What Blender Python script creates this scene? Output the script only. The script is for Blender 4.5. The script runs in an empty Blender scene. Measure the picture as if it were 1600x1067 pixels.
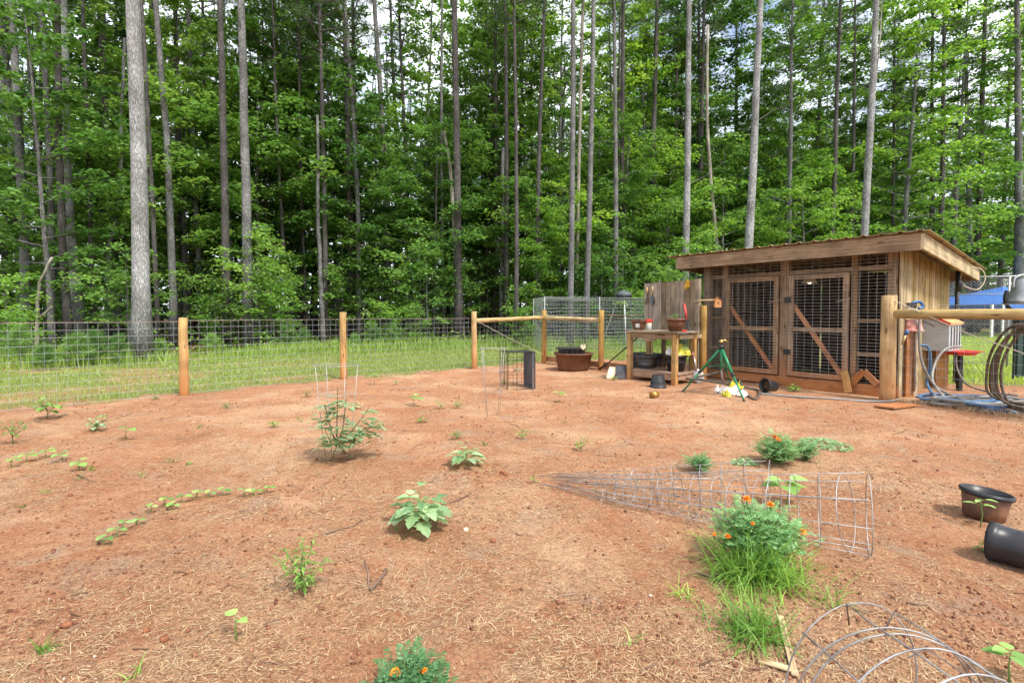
import bpy, math, random
import numpy as np
from mathutils import Vector, Matrix, Euler
random.seed(7); RNG = np.random.default_rng(7)
SC = bpy.context.scene
COL = SC.collection
PI = math.pi
# ------------------------------------------------------------------ camera
FPX, CAMH, PITCH, SHIFT = 760.0, 1.30, math.radians(1.7), -21.0/1600.0
cam = bpy.data.objects.new('camera', bpy.data.cameras.new('camera'))
COL.objects.link(cam)
cam.location = (0, 0, CAMH); cam.rotation_euler = (PI/2-PITCH, 0, 0)
cam.data.sensor_width = 36; cam.data.lens = FPX/1600*36
cam.data.shift_y = SHIFT; cam.data.clip_end = 2000; cam.data.clip_start = 0.05
SC.camera = cam
# ------------------------------------------------------------------ sky and sun
SUN_DIR = Vector((0.46, -0.50, 0.98)).normalized()
world = bpy.data.worlds.new('World'); SC.world = world; world.use_nodes = True
wn = world.node_tree.nodes; wl = world.node_tree.links
bg = wn['Background']
sky = wn.new('ShaderNodeTexSky'); sky.sky_type = 'NISHITA'; sky.sun_disc = False
sky.sun_elevation = math.asin(SUN_DIR.z); sky.sun_rotation = math.atan2(SUN_DIR.x, SUN_DIR.y)
sky.dust_density = 1.5
wtc = wn.new('ShaderNodeTexCoord'); wno = wn.new('ShaderNodeTexNoise')
wno.inputs['Scale'].default_value = 3.2; wno.inputs['Detail'].default_value = 7; wno.inputs['Roughness'].default_value = .6
wra = wn.new('ShaderNodeValToRGB'); wra.color_ramp.elements[0].position = .36; wra.color_ramp.elements[1].position = .58
wmx = wn.new('ShaderNodeMixRGB'); wmx.inputs[2].default_value = (8.6, 8.9, 9.4, 1)
wl.new(wtc.outputs['Generated'], wno.inputs['Vector']); wl.new(wno.outputs['Fac'], wra.inputs['Fac'])
wl.new(wra.outputs['Color'], wmx.inputs[0]); wl.new(sky.outputs['Color'], wmx.inputs[1]); wl.new(wmx.outputs[0], bg.inputs['Color'])
bg.inputs['Strength'].default_value = 0.115
sun = bpy.data.objects.new('sun', bpy.data.lights.new('sun', 'SUN')); COL.objects.link(sun)
sun.data.energy = 2.7; sun.data.angle = math.radians(9); sun.data.color = (1.0, .95, .86)
sun.rotation_euler = SUN_DIR.to_track_quat('Z', 'Y').to_euler(); sun.location = (5, -5, 30)
SC.view_settings.view_transform = 'Standard'; SC.view_settings.look = 'None'
SC.view_settings.gamma = 1; SC.view_settings.exposure = 1.1; SC.view_settings.use_curve_mapping = False
SC.render.engine = 'CYCLES'
SC.cycles.use_denoising = True
SC.cycles.use_adaptive_sampling = True; SC.cycles.adaptive_threshold = 0.03
SC.cycles.max_bounces = 6; SC.cycles.diffuse_bounces = 4; SC.cycles.transmission_bounces = 4; SC.cycles.transparent_max_bounces = 6
SC.cycles.caustics_reflective = False; SC.cycles.caustics_refractive = False
# ------------------------------------------------------------------ helpers: pixels to places
def ray(px, py):
    x = (px-800)/FPX; v = ((533.5-py)+SHIFT*1600)/FPX
    c, s = math.cos(PITCH), math.sin(PITCH)
    return Vector((x, c+v*s, v*c-s))
def G(px, py, z=0.0):                       # where the pixel's ray meets the ground
    r = ray(px, py); t = (z-CAMH)/r.z
    return Vector((r.x*t, r.y*t, z))
def AT(px, py, Y):                          # the pixel's ray at a known distance
    r = ray(px, py); t = Y/r.y
    return Vector((r.x*t, Y, CAMH+r.z*t))
def HIT(px, py, p0, n):                     # the pixel's ray on a known vertical plane
    r = ray(px, py); t = (p0-Vector((0, 0, CAMH))).dot(n)/r.dot(n)
    return Vector((0, 0, CAMH))+r*t
# ------------------------------------------------------------------ noise and ground height
_T = np.random.default_rng(3).random((256, 256))
def vnoise(x, y):
    x = np.asarray(x, float); y = np.asarray(y, float)
    xi = np.floor(x).astype(int); yi = np.floor(y).astype(int); fx = x-xi; fy = y-yi
    fx = fx*fx*(3-2*fx); fy = fy*fy*(3-2*fy)
    a = _T[xi % 256, yi % 256]; b = _T[(xi+1) % 256, yi % 256]; c = _T[xi % 256, (yi+1) % 256]; d = _T[(xi+1) % 256, (yi+1) % 256]
    return (a*(1-fx)+b*fx)*(1-fy)+(c*(1-fx)+d*fx)*fy
def fbm(x, y, o=4):
    s = 0; a = .5; t = 0
    for i in range(o):
        s = s+a*vnoise(x*2**i+17.3*i, y*2**i+5.1*i); t += a; a *= .5
    return s/t
def hgt(x, y):
    x = np.asarray(x, float); y = np.asarray(y, float)
    return .07*(fbm(x*.45, y*.45, 2)-.5)+.035*(fbm(x*2.1+9, y*2.1, 3)-.5)+.016*(fbm(x*11, y*11+4, 3)-.5)
def hz(p): return float(hgt(p[0], p[1]))
def GH(px, py):
    p = G(px, py); p.z = hz(p); return p
# ------------------------------------------------------------------ objects
def thing(name, label, cat, loc=(0, 0, 0), group=None):
    o = bpy.data.objects.new(name, None); COL.objects.link(o); o.location = loc
    o.empty_display_size = .1
    o['label'] = label; o['category'] = cat
    if group: o['group'] = group
    return o
def tag(o, label, cat, group=None):
    o['label'] = label; o['category'] = cat
    if group: o['group'] = group
    return o
def origin(o):
    p = Vector((0, 0, 0))
    while o is not None:
        p = p+o.location; o = o.parent
    return p
class MB:
    def __init__(s): s.v = []; s.f = []; s.uv = []; s.av = []
    def add(s, vs, fs, uvs=None):
        b = len(s.v); s.v += [tuple(x) for x in vs]
        for i, f in enumerate(fs):
            s.f.append(tuple(b+k for k in f))
            s.uv.append(uvs[i] if uvs else [(0, 0)]*len(f))
        return s
    def beam(s, p0, p1, w, t, up=(0, 0, 1)):
        p0 = Vector(p0); p1 = Vector(p1); d = (p1-p0); L = d.length; d.normalize(); up = Vector(up)
        if abs(d.dot(up)) > .98: up = Vector((0, 1, 0)) if abs(d.y) < .9 else Vector((1, 0, 0))
        a = d.cross(up).normalized(); b = a.cross(d).normalized(); a = a*w/2; b = b*t/2
        vs = [p0-a-b, p0+a-b, p0+a+b, p0-a+b, p1-a-b, p1+a-b, p1+a+b, p1-a+b]
        o = random.random()*50; q = random.random()*50
        sd = lambda W: [(o, q), (o, q+W), (o+L, q+W), (o+L, q)]
        s.add(vs, [(3, 2, 1, 0), (4, 5, 6, 7), (0, 1, 5, 4), (1, 2, 6, 5), (2, 3, 7, 6), (3, 0, 4, 7)],
              [[(o, q), (o, q+w), (o+t, q+w), (o+t, q)]]*2+[sd(w), sd(t), sd(w), sd(t)])
        return s
    def box(s, c, sz, M=None):
        c = Vector(c); h = Vector(sz)/2; vs = []
        for x, y, z in ((-1, -1, -1), (1, -1, -1), (1, 1, -1), (-1, 1, -1), (-1, -1, 1), (1, -1, 1), (1, 1, 1), (-1, 1, 1)):
            p = Vector((x*h.x, y*h.y, z*h.z)); vs.append(c+(M @ p if M else p))
        fs = [(3, 2, 1, 0), (4, 5, 6, 7), (0, 1, 5, 4), (1, 2, 6, 5), (2, 3, 7, 6), (3, 0, 4, 7)]
        o = random.random()*50
        return s.add(vs, fs, [[(o+vs[k].x+vs[k].y, vs[k].z+vs[k].y*.5) for k in f] for f in fs])
    def tube(s, pts, r, n=6, caps=True, closed=False):
        pts = [Vector(p) for p in pts]; m = len(pts); R = r if hasattr(r, '__len__') else [r]*m
        vs = []; nrm = None; ul = 0; us = []
        for i, p in enumerate(pts):
            if closed: d = pts[(i+1) % m]-pts[i-1]
            else: d = pts[min(i+1, m-1)]-pts[max(i-1, 0)]
            if d.length < 1e-9: d = Vector((0, 0, 1))
            d.normalize()
            if nrm is None:
                nrm = d.cross(Vector((0, 0, 1)))
                if nrm.length < .05: nrm = d.cross(Vector((0, 1, 0)))
            nrm = (nrm-d*nrm.dot(d)); nrm.normalize(); bi = d.cross(nrm)
            if i: ul += (p-pts[i-1]).length
            us.append(ul)
            for k in range(n):
                a = 2*PI*k/n; vs.append(p+(nrm*math.cos(a)+bi*math.sin(a))*R[i])
        fs = []; uv = []; o = random.random()*50; q = random.random()*50
        for i in range(m if closed else m-1):
            j = (i+1) % m
            for k in range(n):
                k2 = (k+1) % n
                fs.append((i*n+k, i*n+k2, j*n+k2, j*n+k))
                c = 2*PI*R[i]/n; uj = us[j] if j else ul+.1
                uv.append([(o+us[i], q+c*k), (o+us[i], q+c*(k+1)), (o+uj, q+c*(k+1)), (o+uj, q+c*k)])
        if caps and not closed:
            fs.append(tuple(range(n-1, -1, -1))); uv.append([(o+.1*math.cos(k), q+.1*math.sin(k)) for k in range(n)])
            fs.append(tuple((m-1)*n+k for k in range(n))); uv.append([(o+.1*math.cos(k), q+.1*math.sin(k)) for k in range(n)])
        return s.add(vs, fs, uv)
    def lathe(s, prof, n=20, M=None, sx=1, sy=1):
        vs = []; M = M or Matrix()
        for r, z in prof:
            for k in range(n):
                a = 2*PI*k/n; vs.append(M @ Vector((r*math.cos(a)*sx, r*math.sin(a)*sy, z)))
        fs = []; uv = []
        for i in range(len(prof)-1):
            for k in range(n):
                k2 = (k+1) % n; fs.append((i*n+k, i*n+k2, (i+1)*n+k2, (i+1)*n+k))
                uv.append([(k/n, prof[i][1]), ((k+1)/n, prof[i][1]), ((k+1)/n, prof[i+1][1]), (k/n, prof[i+1][1])])
        if prof[0][0] > 1e-6: fs.append(tuple(range(n-1, -1, -1))); uv.append([(0, 0)]*n)
        if prof[-1][0] > 1e-6: fs.append(tuple((len(prof)-1)*n+k for k in range(n))); uv.append([(0, 0)]*n)
        return s.add(vs, fs, uv)
    def build(s, name, mat, parent=None, smooth=False, kind=None):
        o0 = origin(parent)
        me = bpy.data.meshes.new(name)
        me.from_pydata([(x-o0.x, y-o0.y, z-o0.z) for x, y, z in s.v], [], s.f)
        uvl = me.uv_layers.new(name='UVMap')
        flat = [c for f in s.uv for p in f for c in p]
        uvl.data.foreach_set('uv', flat)
        if s.av: me.attributes.new('v', 'FLOAT', 'FACE').data.foreach_set('value', s.av)
        if smooth: me.polygons.foreach_set('use_smooth', [True]*len(me.polygons))
        me.materials.append(mat)
        o = bpy.data.objects.new(name, me); COL.objects.link(o)
        if parent is not None: o.parent = parent
        if kind: o['kind'] = kind
        return o
def mesh_np(name, V, F, mat, attr=None, parent=None, kind=None, smooth=False):
    V = np.asarray(V, np.float32); F = np.asarray(F, np.int32); k = F.shape[1]
    me = bpy.data.meshes.new(name)
    me.vertices.add(len(V)); me.vertices.foreach_set('co', V.ravel())
    me.loops.add(F.size); me.loops.foreach_set('vertex_index', F.ravel())
    me.polygons.add(len(F)); me.polygons.foreach_set('loop_start', np.arange(0, F.size, k, dtype=np.int32))
    me.polygons.foreach_set('loop_total', np.full(len(F), k, np.int32))
    if smooth: me.polygons.foreach_set('use_smooth', np.ones(len(F), bool))
    me.update(calc_edges=True)
    if attr is not None:
        a = me.attributes.new('v', 'FLOAT', 'FACE'); a.data.foreach_set('value', np.asarray(attr, np.float32))
    me.materials.append(mat)
    o = bpy.data.objects.new(name, me); COL.objects.link(o)
    if parent is not None: o.parent = parent
    if kind: o['kind'] = kind
    return o
def copy_tree(o, parent=None):
    c = o.copy(); COL.objects.link(c); c.parent = parent
    for ch in list(o.children): copy_tree(ch, c)
    return c
# ------------------------------------------------------------------ materials
def mat(name, rough=.7, metal=0):
    m = bpy.data.materials.new(name); m.use_nodes = True
    b = m.node_tree.nodes['Principled BSDF']; b.inputs['Roughness'].default_value = rough; b.inputs['Metallic'].default_value = metal
    b.inputs['Specular IOR Level'].default_value = .3
    return m, m.node_tree.nodes, m.node_tree.links, b
def nd(n, t, **kw):
    x = n.new(t)
    for k, v in kw.items():
        if k in x.inputs: x.inputs[k].default_value = v
        else: setattr(x, k, v)
    return x
def ramp(n, stops):
    r = n.new('ShaderNodeValToRGB'); e = r.color_ramp.elements
    while len(e) < len(stops): e.new(.5)
    for i, (p, c) in enumerate(stops): e[i].position = p; e[i].color = (*c, 1) if len(c) == 3 else c
    return r
def plain(name, c, rough=.6, metal=0, var=.25, scale=14, dirt=None, dirt_amt=.5, bump=.0):
    m, n, l, b = mat(name, rough, metal)
    tc = nd(n, 'ShaderNodeTexCoord'); no = nd(n, 'ShaderNodeTexNoise', Scale=scale, Detail=6.0, Roughness=.65)
    l.new(tc.outputs['Object'], no.inputs['Vector'])
    lo = tuple(x*(1-var) for x in c); hi = tuple(min(1, x*(1+var)) for x in c)
    r = ramp(n, [(.3, lo), (.7, hi)]); l.new(no.outputs['Fac'], r.inputs['Fac']); out = r.outputs['Color']
    if dirt:
        n2 = nd(n, 'ShaderNodeTexNoise', Scale=scale*.35, Detail=7.0, Roughness=.7); l.new(tc.outputs['Object'], n2.inputs['Vector'])
        r2 = ramp(n, [(.45, (0, 0, 0)), (.68, (dirt_amt,)*3)]); l.new(n2.outputs['Fac'], r2.inputs['Fac'])
        mx = nd(n, 'ShaderNodeMixRGB'); mx.inputs[2].default_value = (*dirt, 1)
        l.new(r2.outputs['Color'], mx.inputs[0]); l.new(out, mx.inputs[1]); out = mx.outputs[0]
    l.new(out, b.inputs['Base Color'])
    if bump:
        bp = nd(n, 'ShaderNodeBump', Strength=bump, Distance=.01); l.new(no.outputs['Fac'], bp.inputs['Height']); l.new(bp.outputs[0], b.inputs['Normal'])
    return m
CLAY = (.40, .155, .07)
def wood(name, dark, light, mud=0.0, mudh=.5, var=.3, rough=.85, knots=True):
    m, n, l, b = mat(name, rough)
    uv = nd(n, 'ShaderNodeUVMap'); mp = nd(n, 'ShaderNodeMapping'); mp.inputs['Scale'].default_value = (1.6, 55, 1)
    l.new(uv.outputs[0], mp.inputs[0])
    g = nd(n, 'ShaderNodeTexNoise', Scale=1.0, Detail=5.0, Roughness=.6, Distortion=.6); l.new(mp.outputs[0], g.inputs['Vector'])
    r = ramp(n, [(.28, dark), (.72, light)]); l.new(g.outputs['Fac'], r.inputs['Fac'])
    big = nd(n, 'ShaderNodeTexNoise', Scale=3.2, Detail=4.0); l.new(uv.outputs[0], big.inputs['Vector'])
    rb = ramp(n, [(.3, (.62,)*3), (.7, (1.25,)*3)]); l.new(big.outputs['Fac'], rb.inputs['Fac'])
    m1 = nd(n, 'ShaderNodeMixRGB', blend_type='MULTIPLY'); m1.inputs[0].default_value = 1
    l.new(r.outputs[0], m1.inputs[1]); l.new(rb.outputs[0], m1.inputs[2])
    oi = nd(n, 'ShaderNodeObjectInfo'); hs = nd(n, 'ShaderNodeHueSaturation')
    mr = nd(n, 'ShaderNodeMapRange'); mr.inputs[3].default_value = 1-var; mr.inputs[4].default_value = 1+var
    ms = nd(n, 'ShaderNodeMapRange'); ms.inputs[3].default_value = 1+var; ms.inputs[4].default_value = 1-var
    l.new(oi.outputs['Random'], mr.inputs[0]); l.new(mr.outputs[0], hs.inputs['Value'])
    l.new(oi.outputs['Random'], ms.inputs[0]); l.new(ms.outputs[0], hs.inputs['Saturation'])
    mp2 = nd(n, 'ShaderNodeMapping'); mp2.inputs['Scale'].default_value = (.9, 75, 1); l.new(uv.outputs[0], mp2.inputs[0])
    ck = nd(n, 'ShaderNodeTexNoise', Scale=1.0, Detail=2.0); l.new(mp2.outputs[0], ck.inputs['Vector'])
    rc = ramp(n, [(.30, (.32, .30, .28)), (.36, (1, 1, 1))]); l.new(ck.outputs['Fac'], rc.inputs['Fac'])
    vk = nd(n, 'ShaderNodeTexVoronoi', Scale=1.0); mp3 = nd(n, 'ShaderNodeMapping'); mp3.inputs['Scale'].default_value = (2.6, 9, 1); l.new(uv.outputs[0], mp3.inputs[0]); l.new(mp3.outputs[0], vk.inputs['Vector'])
    rk_ = ramp(n, [(.08, (.38, .30, .24)), (.16, (1, 1, 1))]); l.new(vk.outputs['Distance'], rk_.inputs['Fac'])
    m2 = nd(n, 'ShaderNodeMixRGB', blend_type='MULTIPLY'); m2.inputs[0].default_value = 1; l.new(m1.outputs[0], m2.inputs[1]); l.new(rc.outputs[0], m2.inputs[2])
    m3 = nd(n, 'ShaderNodeMixRGB', blend_type='MULTIPLY'); m3.inputs[0].default_value = 1 if knots else 0; l.new(m2.outputs[0], m3.inputs[1]); l.new(rk_.outputs[0], m3.inputs[2])
    l.new(m3.outputs[0], hs.inputs['Color']); out = hs.outputs[0]
    if mud:
        ge = nd(n, 'ShaderNodeNewGeometry'); sx = nd(n, 'ShaderNodeSeparateXYZ'); l.new(ge.outputs['Position'], sx.inputs[0])
        mn = nd(n, 'ShaderNodeTexNoise', Scale=9.0, Detail=6.0, Roughness=.7); l.new(ge.outputs['Position'], mn.inputs['Vector'])
        ad = nd(n, 'ShaderNodeMath', operation='MULTIPLY_ADD'); l.new(mn.outputs['Fac'], ad.inputs[0]); ad.inputs[1].default_value = -mudh*1.3; l.new(sx.outputs['Z'], ad.inputs[2])
        mm = nd(n, 'ShaderNodeMapRange'); mm.inputs[1].default_value = -mudh*.75; mm.inputs[2].default_value = mudh*.5; mm.inputs[3].default_value = mud; mm.inputs[4].default_value = 0
        l.new(ad.outputs[0], mm.inputs[0])
        mx = nd(n, 'ShaderNodeMixRGB'); mx.inputs[2].default_value = (.42, .15, .045, 1)
        l.new(mm.outputs[0], mx.inputs[0]); l.new(out, mx.inputs[1]); out = mx.outputs[0]
    l.new(out, b.inputs['Base Color'])
    bp = nd(n, 'ShaderNodeBump', Strength=.35, Distance=.006); l.new(g.outputs['Fac'], bp.inputs['Height']); l.new(bp.outputs[0], b.inputs['Normal'])
    return m
def leafm(name, c0, c1, c2, trans=.35, rough=.5, ovar=.34):
    m, n, l, b = mat(name, rough); b.inputs['Specular IOR Level'].default_value = .35
    at = nd(n, 'ShaderNodeAttribute', attribute_name='v'); r = ramp(n, [(0, c0), (.55, c1), (1, c2)]); l.new(at.outputs['Fac'], r.inputs['Fac'])
    oi = nd(n, 'ShaderNodeObjectInfo'); hs = nd(n, 'ShaderNodeHueSaturation')
    mr = nd(n, 'ShaderNodeMapRange'); mr.inputs[3].default_value = 1-ovar; mr.inputs[4].default_value = 1+ovar
    mh = nd(n, 'ShaderNodeMapRange'); mh.inputs[3].default_value = .515; mh.inputs[4].default_value = .485
    l.new(oi.outputs['Random'], mr.inputs[0]); l.new(mr.outputs[0], hs.inputs['Value']); l.new(oi.outputs['Random'], mh.inputs[0]); l.new(mh.outputs[0], hs.inputs['Hue'])
    l.new(r.outputs[0], hs.inputs['Color']); l.new(hs.outputs[0], b.inputs['Base Color'])
    tr = nd(n, 'ShaderNodeBsdfTranslucent'); h2 = nd(n, 'ShaderNodeHueSaturation', Saturation=1.1, Value=1.5, Hue=.485)
    l.new(hs.outputs[0], h2.inputs['Color']); l.new(h2.outputs[0], tr.inputs['Color'])
    mx = nd(n, 'ShaderNodeMixShader'); mx.inputs[0].default_value = trans
    l.new(b.outputs[0], mx.inputs[1]); l.new(tr.outputs[0], mx.inputs[2]); l.new(mx.outputs[0], n['Material Output'].inputs['Surface'])
    return m
def attrm(name, stops, rough=.8):
    m, n, l, b = mat(name, rough); at = nd(n, 'ShaderNodeAttribute', attribute_name='v')
    r = ramp(n, stops); l.new(at.outputs['Fac'], r.inputs['Fac']); l.new(r.outputs[0], b.inputs['Base Color']); return m
def barkm(name, dark, light, scale=1.0):
    m, n, l, b = mat(name, .92)
    uv = nd(n, 'ShaderNodeUVMap'); mp = nd(n, 'ShaderNodeMapping'); mp.inputs['Scale'].default_value = (7*scale, 26*scale, 1); l.new(uv.outputs[0], mp.inputs[0])
    nw = nd(n, 'ShaderNodeTexNoise', Scale=.9, Detail=4.0, Roughness=.6); l.new(mp.outputs[0], nw.inputs['Vector'])
    mv = nd(n, 'ShaderNodeMixRGB'); mv.inputs[0].default_value = .6; l.new(mp.outputs[0], mv.inputs[1]); l.new(nw.outputs['Color'], mv.inputs[2])
    ml = nd(n, 'ShaderNodeVectorMath', operation='MULTIPLY_ADD'); l.new(nw.outputs['Color'], ml.inputs[0]); ml.inputs[1].default_value = (1.6, 1.6, 0); l.new(mp.outputs[0], ml.inputs[2])
    vo = nd(n, 'ShaderNodeTexVoronoi', Scale=1.0, feature='DISTANCE_TO_EDGE'); l.new(ml.outputs[0], vo.inputs['Vector'])
    no = nd(n, 'ShaderNodeTexNoise', Scale=1.7, Detail=8.0, Roughness=.75); l.new(mp.outputs[0], no.inputs['Vector'])
    r1 = ramp(n, [(.0, (.35, .35, .35)), (.28, (1, 1, 1))]); l.new(vo.outputs['Distance'], r1.inputs['Fac'])
    mu = nd(n, 'ShaderNodeMath', operation='MULTIPLY'); l.new(r1.outputs[0], mu.inputs[0]); l.new(no.outputs['Fac'], mu.inputs[1])
    r = ramp(n, [(.12, dark), (.62, light)]); l.new(mu.outputs[0], r.inputs['Fac'])
    big = nd(n, 'ShaderNodeTexNoise', Scale=1.3, Detail=4.0); l.new(uv.outputs[0], big.inputs['Vector'])
    rb = ramp(n, [(.35, (.62, .61, .60)), (.7, (1.25, 1.25, 1.27))]); l.new(big.outputs['Fac'], rb.inputs['Fac'])
    m1 = nd(n, 'ShaderNodeMixRGB', blend_type='MULTIPLY'); m1.inputs[0].default_value = 1; l.new(r.outputs[0], m1.inputs[1]); l.new(rb.outputs[0], m1.inputs[2])
    l.new(m1.outputs[0], b.inputs['Base Color'])
    bp = nd(n, 'ShaderNodeBump', Strength=.9, Distance=.03); l.new(mu.outputs[0], bp.inputs['Height']); l.new(bp.outputs[0], b.inputs['Normal'])
    return m
M = {}
M['plank'] = wood('weathered_plank', (.13, .10, .07), (.38, .31, .225), mud=.6, mudh=.35)
M['sideplank'] = wood('side_plank', (.19, .135, .06), (.50, .39, .20), mud=.35, mudh=.2, var=.22)
M['frame'] = wood('frame_wood', (.13, .08, .045), (.37, .26, .16), mud=.85, mudh=.6, var=.2)
M['post'] = wood('treated_post', (.26, .155, .055), (.55, .37, .15), mud=.75, mudh=.75, var=.12)
M['rail'] = wood('treated_rail', (.30, .20, .08), (.58, .44, .22), var=.1)
M['benchleg'] = wood('bench_leg', (.30, .17, .06), (.55, .36, .15), mud=.6, mudh=.4, var=.1)
M['redwood'] = wood('muddy_board', (.22, .09, .035), (.46, .20, .08), mud=.5, mudh=.6, var=.12)
M['newboard'] = wood('pale_board', (.42, .29, .17), (.62, .48, .31), var=.08)
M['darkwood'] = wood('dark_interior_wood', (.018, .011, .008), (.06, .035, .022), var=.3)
M['wire'] = plain('galvanised_wire', (.32, .33, .34), .5, .4, .25, 30)
M['cagewire'] = plain('cage_wire', (.34, .345, .35), .5, .4, .45, 9, dirt=(.11, .07, .045), dirt_amt=.85)
M['coopwire'] = plain('coop_wire', (.46, .46, .44), .5, .25, .2, 20)
M['rust'] = plain('rusty_wire', (.26, .15, .10), .7, .2, .3, 12)
M['thinwire'] = plain('thin_wire', (.36, .35, .33), .5, .5, .3, 8)
M['blackmetal'] = plain('black_metal', (.03, .032, .035), .45, .3, .3, 20)
M['blackplastic'] = plain('black_plastic', (.022, .024, .028), .38, 0, .3, 8, dirt=(.20, .10, .06), dirt_amt=.14)
M['greyplastic'] = plain('grey_plastic', (.085, .09, .10), .5, 0, .25, 9, dirt=(.3, .16, .09), dirt_amt=.4)
M['brownplastic'] = plain('brown_plastic', (.13, .062, .038), .5, 0, .3, 7, dirt=(.25, .11, .055), dirt_amt=.6)
M['muddyplastic'] = plain('mud_splashed_plastic', (.12, .065, .045), .6, 0, .35, 14, dirt=(.30, .13, .065), dirt_amt=.8)
M['tub'] = plain('rubber_tub', (.15, .066, .034), .55, 0, .3, 6, dirt=(.10, .05, .03), dirt_amt=.7)
M['soil'] = plain('potting_soil', (.07, .035, .02), .95, 0, .5, 40, bump=.6)
M['roofmetal'] = plain('roof_metal', (.42, .33, .17), .5, .15, .25, 3, dirt=(.30, .16, .07), dirt_amt=.7)
M['green'] = plain('green_paint', (.03, .22, .10), .4, .2, .25, 15, dirt=(.05, .06, .04), dirt_amt=.4)
M['hoseblack'] = plain('black_hose', (.06, .06, .06), .45, 0, .35, 10, dirt=(.25, .15, .09), dirt_amt=.6)
M['hosegrey'] = plain('grey_hose', (.22, .22, .21), .45, 0, .3, 6, dirt=(.25, .15, .09), dirt_amt=.4)
M['hoseblue'] = plain('blue_hose', (.055, .14, .27), .4, 0, .35, 4, dirt=(.26, .18, .12), dirt_amt=.5)
M['hosebrown'] = plain('brown_hose', (.085, .058, .035), .5, 0, .35, 6)
M['yellow'] = plain('yellow_print', (.50, .46, .04), .4, 0, .3, 9, dirt=(.3,.2,.08))
M['whitebag'] = plain('white_print', (.75, .74, .70), .4, 0, .1, 9, dirt=(.35, .2, .12), dirt_amt=.5)
M['redplastic'] = plain('red_plastic', (.60, .035, .03), .4, 0, .15, 9)
M['redpaint'] = plain('worn_red_paint', (.48, .06, .05), .5, 0, .3, 20)
M['pink'] = plain('pink_plastic', (.55, .24, .20), .55, 0, .2, 9)
M['cream'] = plain('cream_plastic', (.66, .56, .38), .6, 0, .12, 9, dirt=(.42, .28, .16), dirt_amt=.5)
M['steel'] = plain('dull_steel', (.38, .36, .34), .42, .6, .25, 10, dirt=(.32, .17, .10), dirt_amt=.7)
M['greysheet'] = plain('grey_sheet_metal', (.40, .41, .42), .5, .15, .1, 4)
M['orangewood'] = plain('orange_lid', (.60, .30, .11), .6, 0, .2, 6)
M['tentblue'] = plain('blue_canopy_cloth', (.05, .17, .55), .6, 0, .15, 3)
M['white'] = plain('white_paint', (.78, .78, .76), .5, 0, .08, 5)
M['bell'] = plain('bell_metal', (.30, .31, .31), .35, .5, .2, 6)
M['darkgreen'] = plain('dark_green_post', (.03, .05, .045), .6, 0, .3, 8)
M['feeder'] = plain('feeder_barrel', (.09, .10, .11), .6, 0, .2, 5)
M['rope'] = plain('rope', (.50, .44, .34), .9, 0, .2, 40)
M['yellowrope'] = plain('yellow_string', (.55, .32, .02), .8, 0, .2, 20)
M['terracotta'] = plain('birdhouse_wood', (.46, .22, .09), .8, 0, .2, 20)
M['darkblade'] = plain('dark_steel', (.10, .12, .14), .45, .4, .2, 20)
M['bluemetal'] = plain('blue_painted_metal', (.04, .13, .30), .4, .2, .25, 20)
M['brass'] = plain('brass', (.55, .40, .15), .35, .8, .2, 20)
M['glassamber'] = plain('amber_glass', (.24, .12, .015), .2, 0, .3, 20)
M['enamel'] = plain('lamp_enamel', (.70, .66, .52), .4, 0, .1, 10)
M['stick'] = wood('stick_bark', (.10, .055, .035), (.26, .15, .09), var=.25)
M['straw'] = attrm('straw', [(0, (.11, .055, .035)), (.3, (.25, .14, .075)), (.65, (.43, .29, .155)), (1, (.60, .46, .28))])
M['crumb'] = attrm('soil_crumb', [(0, (.12, .045, .025)), (.5, (.24, .10, .058)), (.9, (.34, .18, .11)), (1, (.55, .45, .36))], .95)
M['grass'] = leafm('lawn_grass', (.17, .21, .05), (.21, .31, .07), (.36, .40, .14), .3)
M['tallgrass'] = leafm('tall_grass', (.14, .22, .045), (.20, .33, .06), (.36, .42, .13), .35)
M['sedge'] = leafm('sedge_leaf', (.13, .26, .04), (.22, .40, .06), (.36, .52, .13), .3, .4)
M['lawnbright'] = leafm('bright_lawn', (.20, .30, .05), (.28, .42, .07), (.42, .52, .13), .3, .5)
M['leafA'] = leafm('sweetgum_leaf', (.07, .155, .035), (.13, .27, .055), (.24, .39, .09), .46)
M['leafB'] = leafm('maple_leaf', (.08, .175, .03), (.14, .29, .05), (.26, .42, .08), .48)
M['leafC'] = leafm('oak_leaf', (.045, .115, .027), (.085, .19, .04), (.16, .285, .06), .44)
M['needle'] = leafm('pine_needle', (.03, .065, .02), (.045, .10, .025), (.08, .14, .04), .25)
M['needleyoung'] = leafm('young_pine_needle', (.10, .20, .045), (.16, .30, .07), (.25, .39, .11), .3)
M['veg'] = leafm('vegetable_leaf', (.16, .29, .12), (.27, .42, .20), (.42, .56, .32), .35)
M['weed'] = leafm('weed_leaf', (.09, .20, .03), (.15, .29, .05), (.27, .40, .10), .3)
M['squash'] = leafm('squash_leaf', (.16, .33, .07), (.23, .42, .11), (.33, .52, .17), .35)
M['marigold'] = leafm('marigold_leaf', (.08, .20, .065), (.14, .30, .11), (.26, .43, .20), .25)
M['petal'] = attrm('orange_petal', [(0, (.45, .04, .005)), (.5, (.80, .17, .01)), (1, (.90, .38, .02))], .6)
M['stem'] = plain('plant_stem', (.14, .22, .06), .6, 0, .25, 20)
M['stembrown'] = plain('woody_stem', (.16, .10, .05), .8, 0, .25, 20)
M['barkpale'] = barkm('pale_pine_bark', (.11, .11, .108), (.52, .525, .52))
M['bark'] = barkm('pine_bark', (.065, .065, .064), (.32, .32, .31))
M['barkdark'] = barkm('dark_bark', (.035, .032, .03), (.17, .155, .145))
M['barkbirch'] = barkm('smooth_pale_bark', (.20, .18, .14), (.46, .43, .36), .6)
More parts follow.
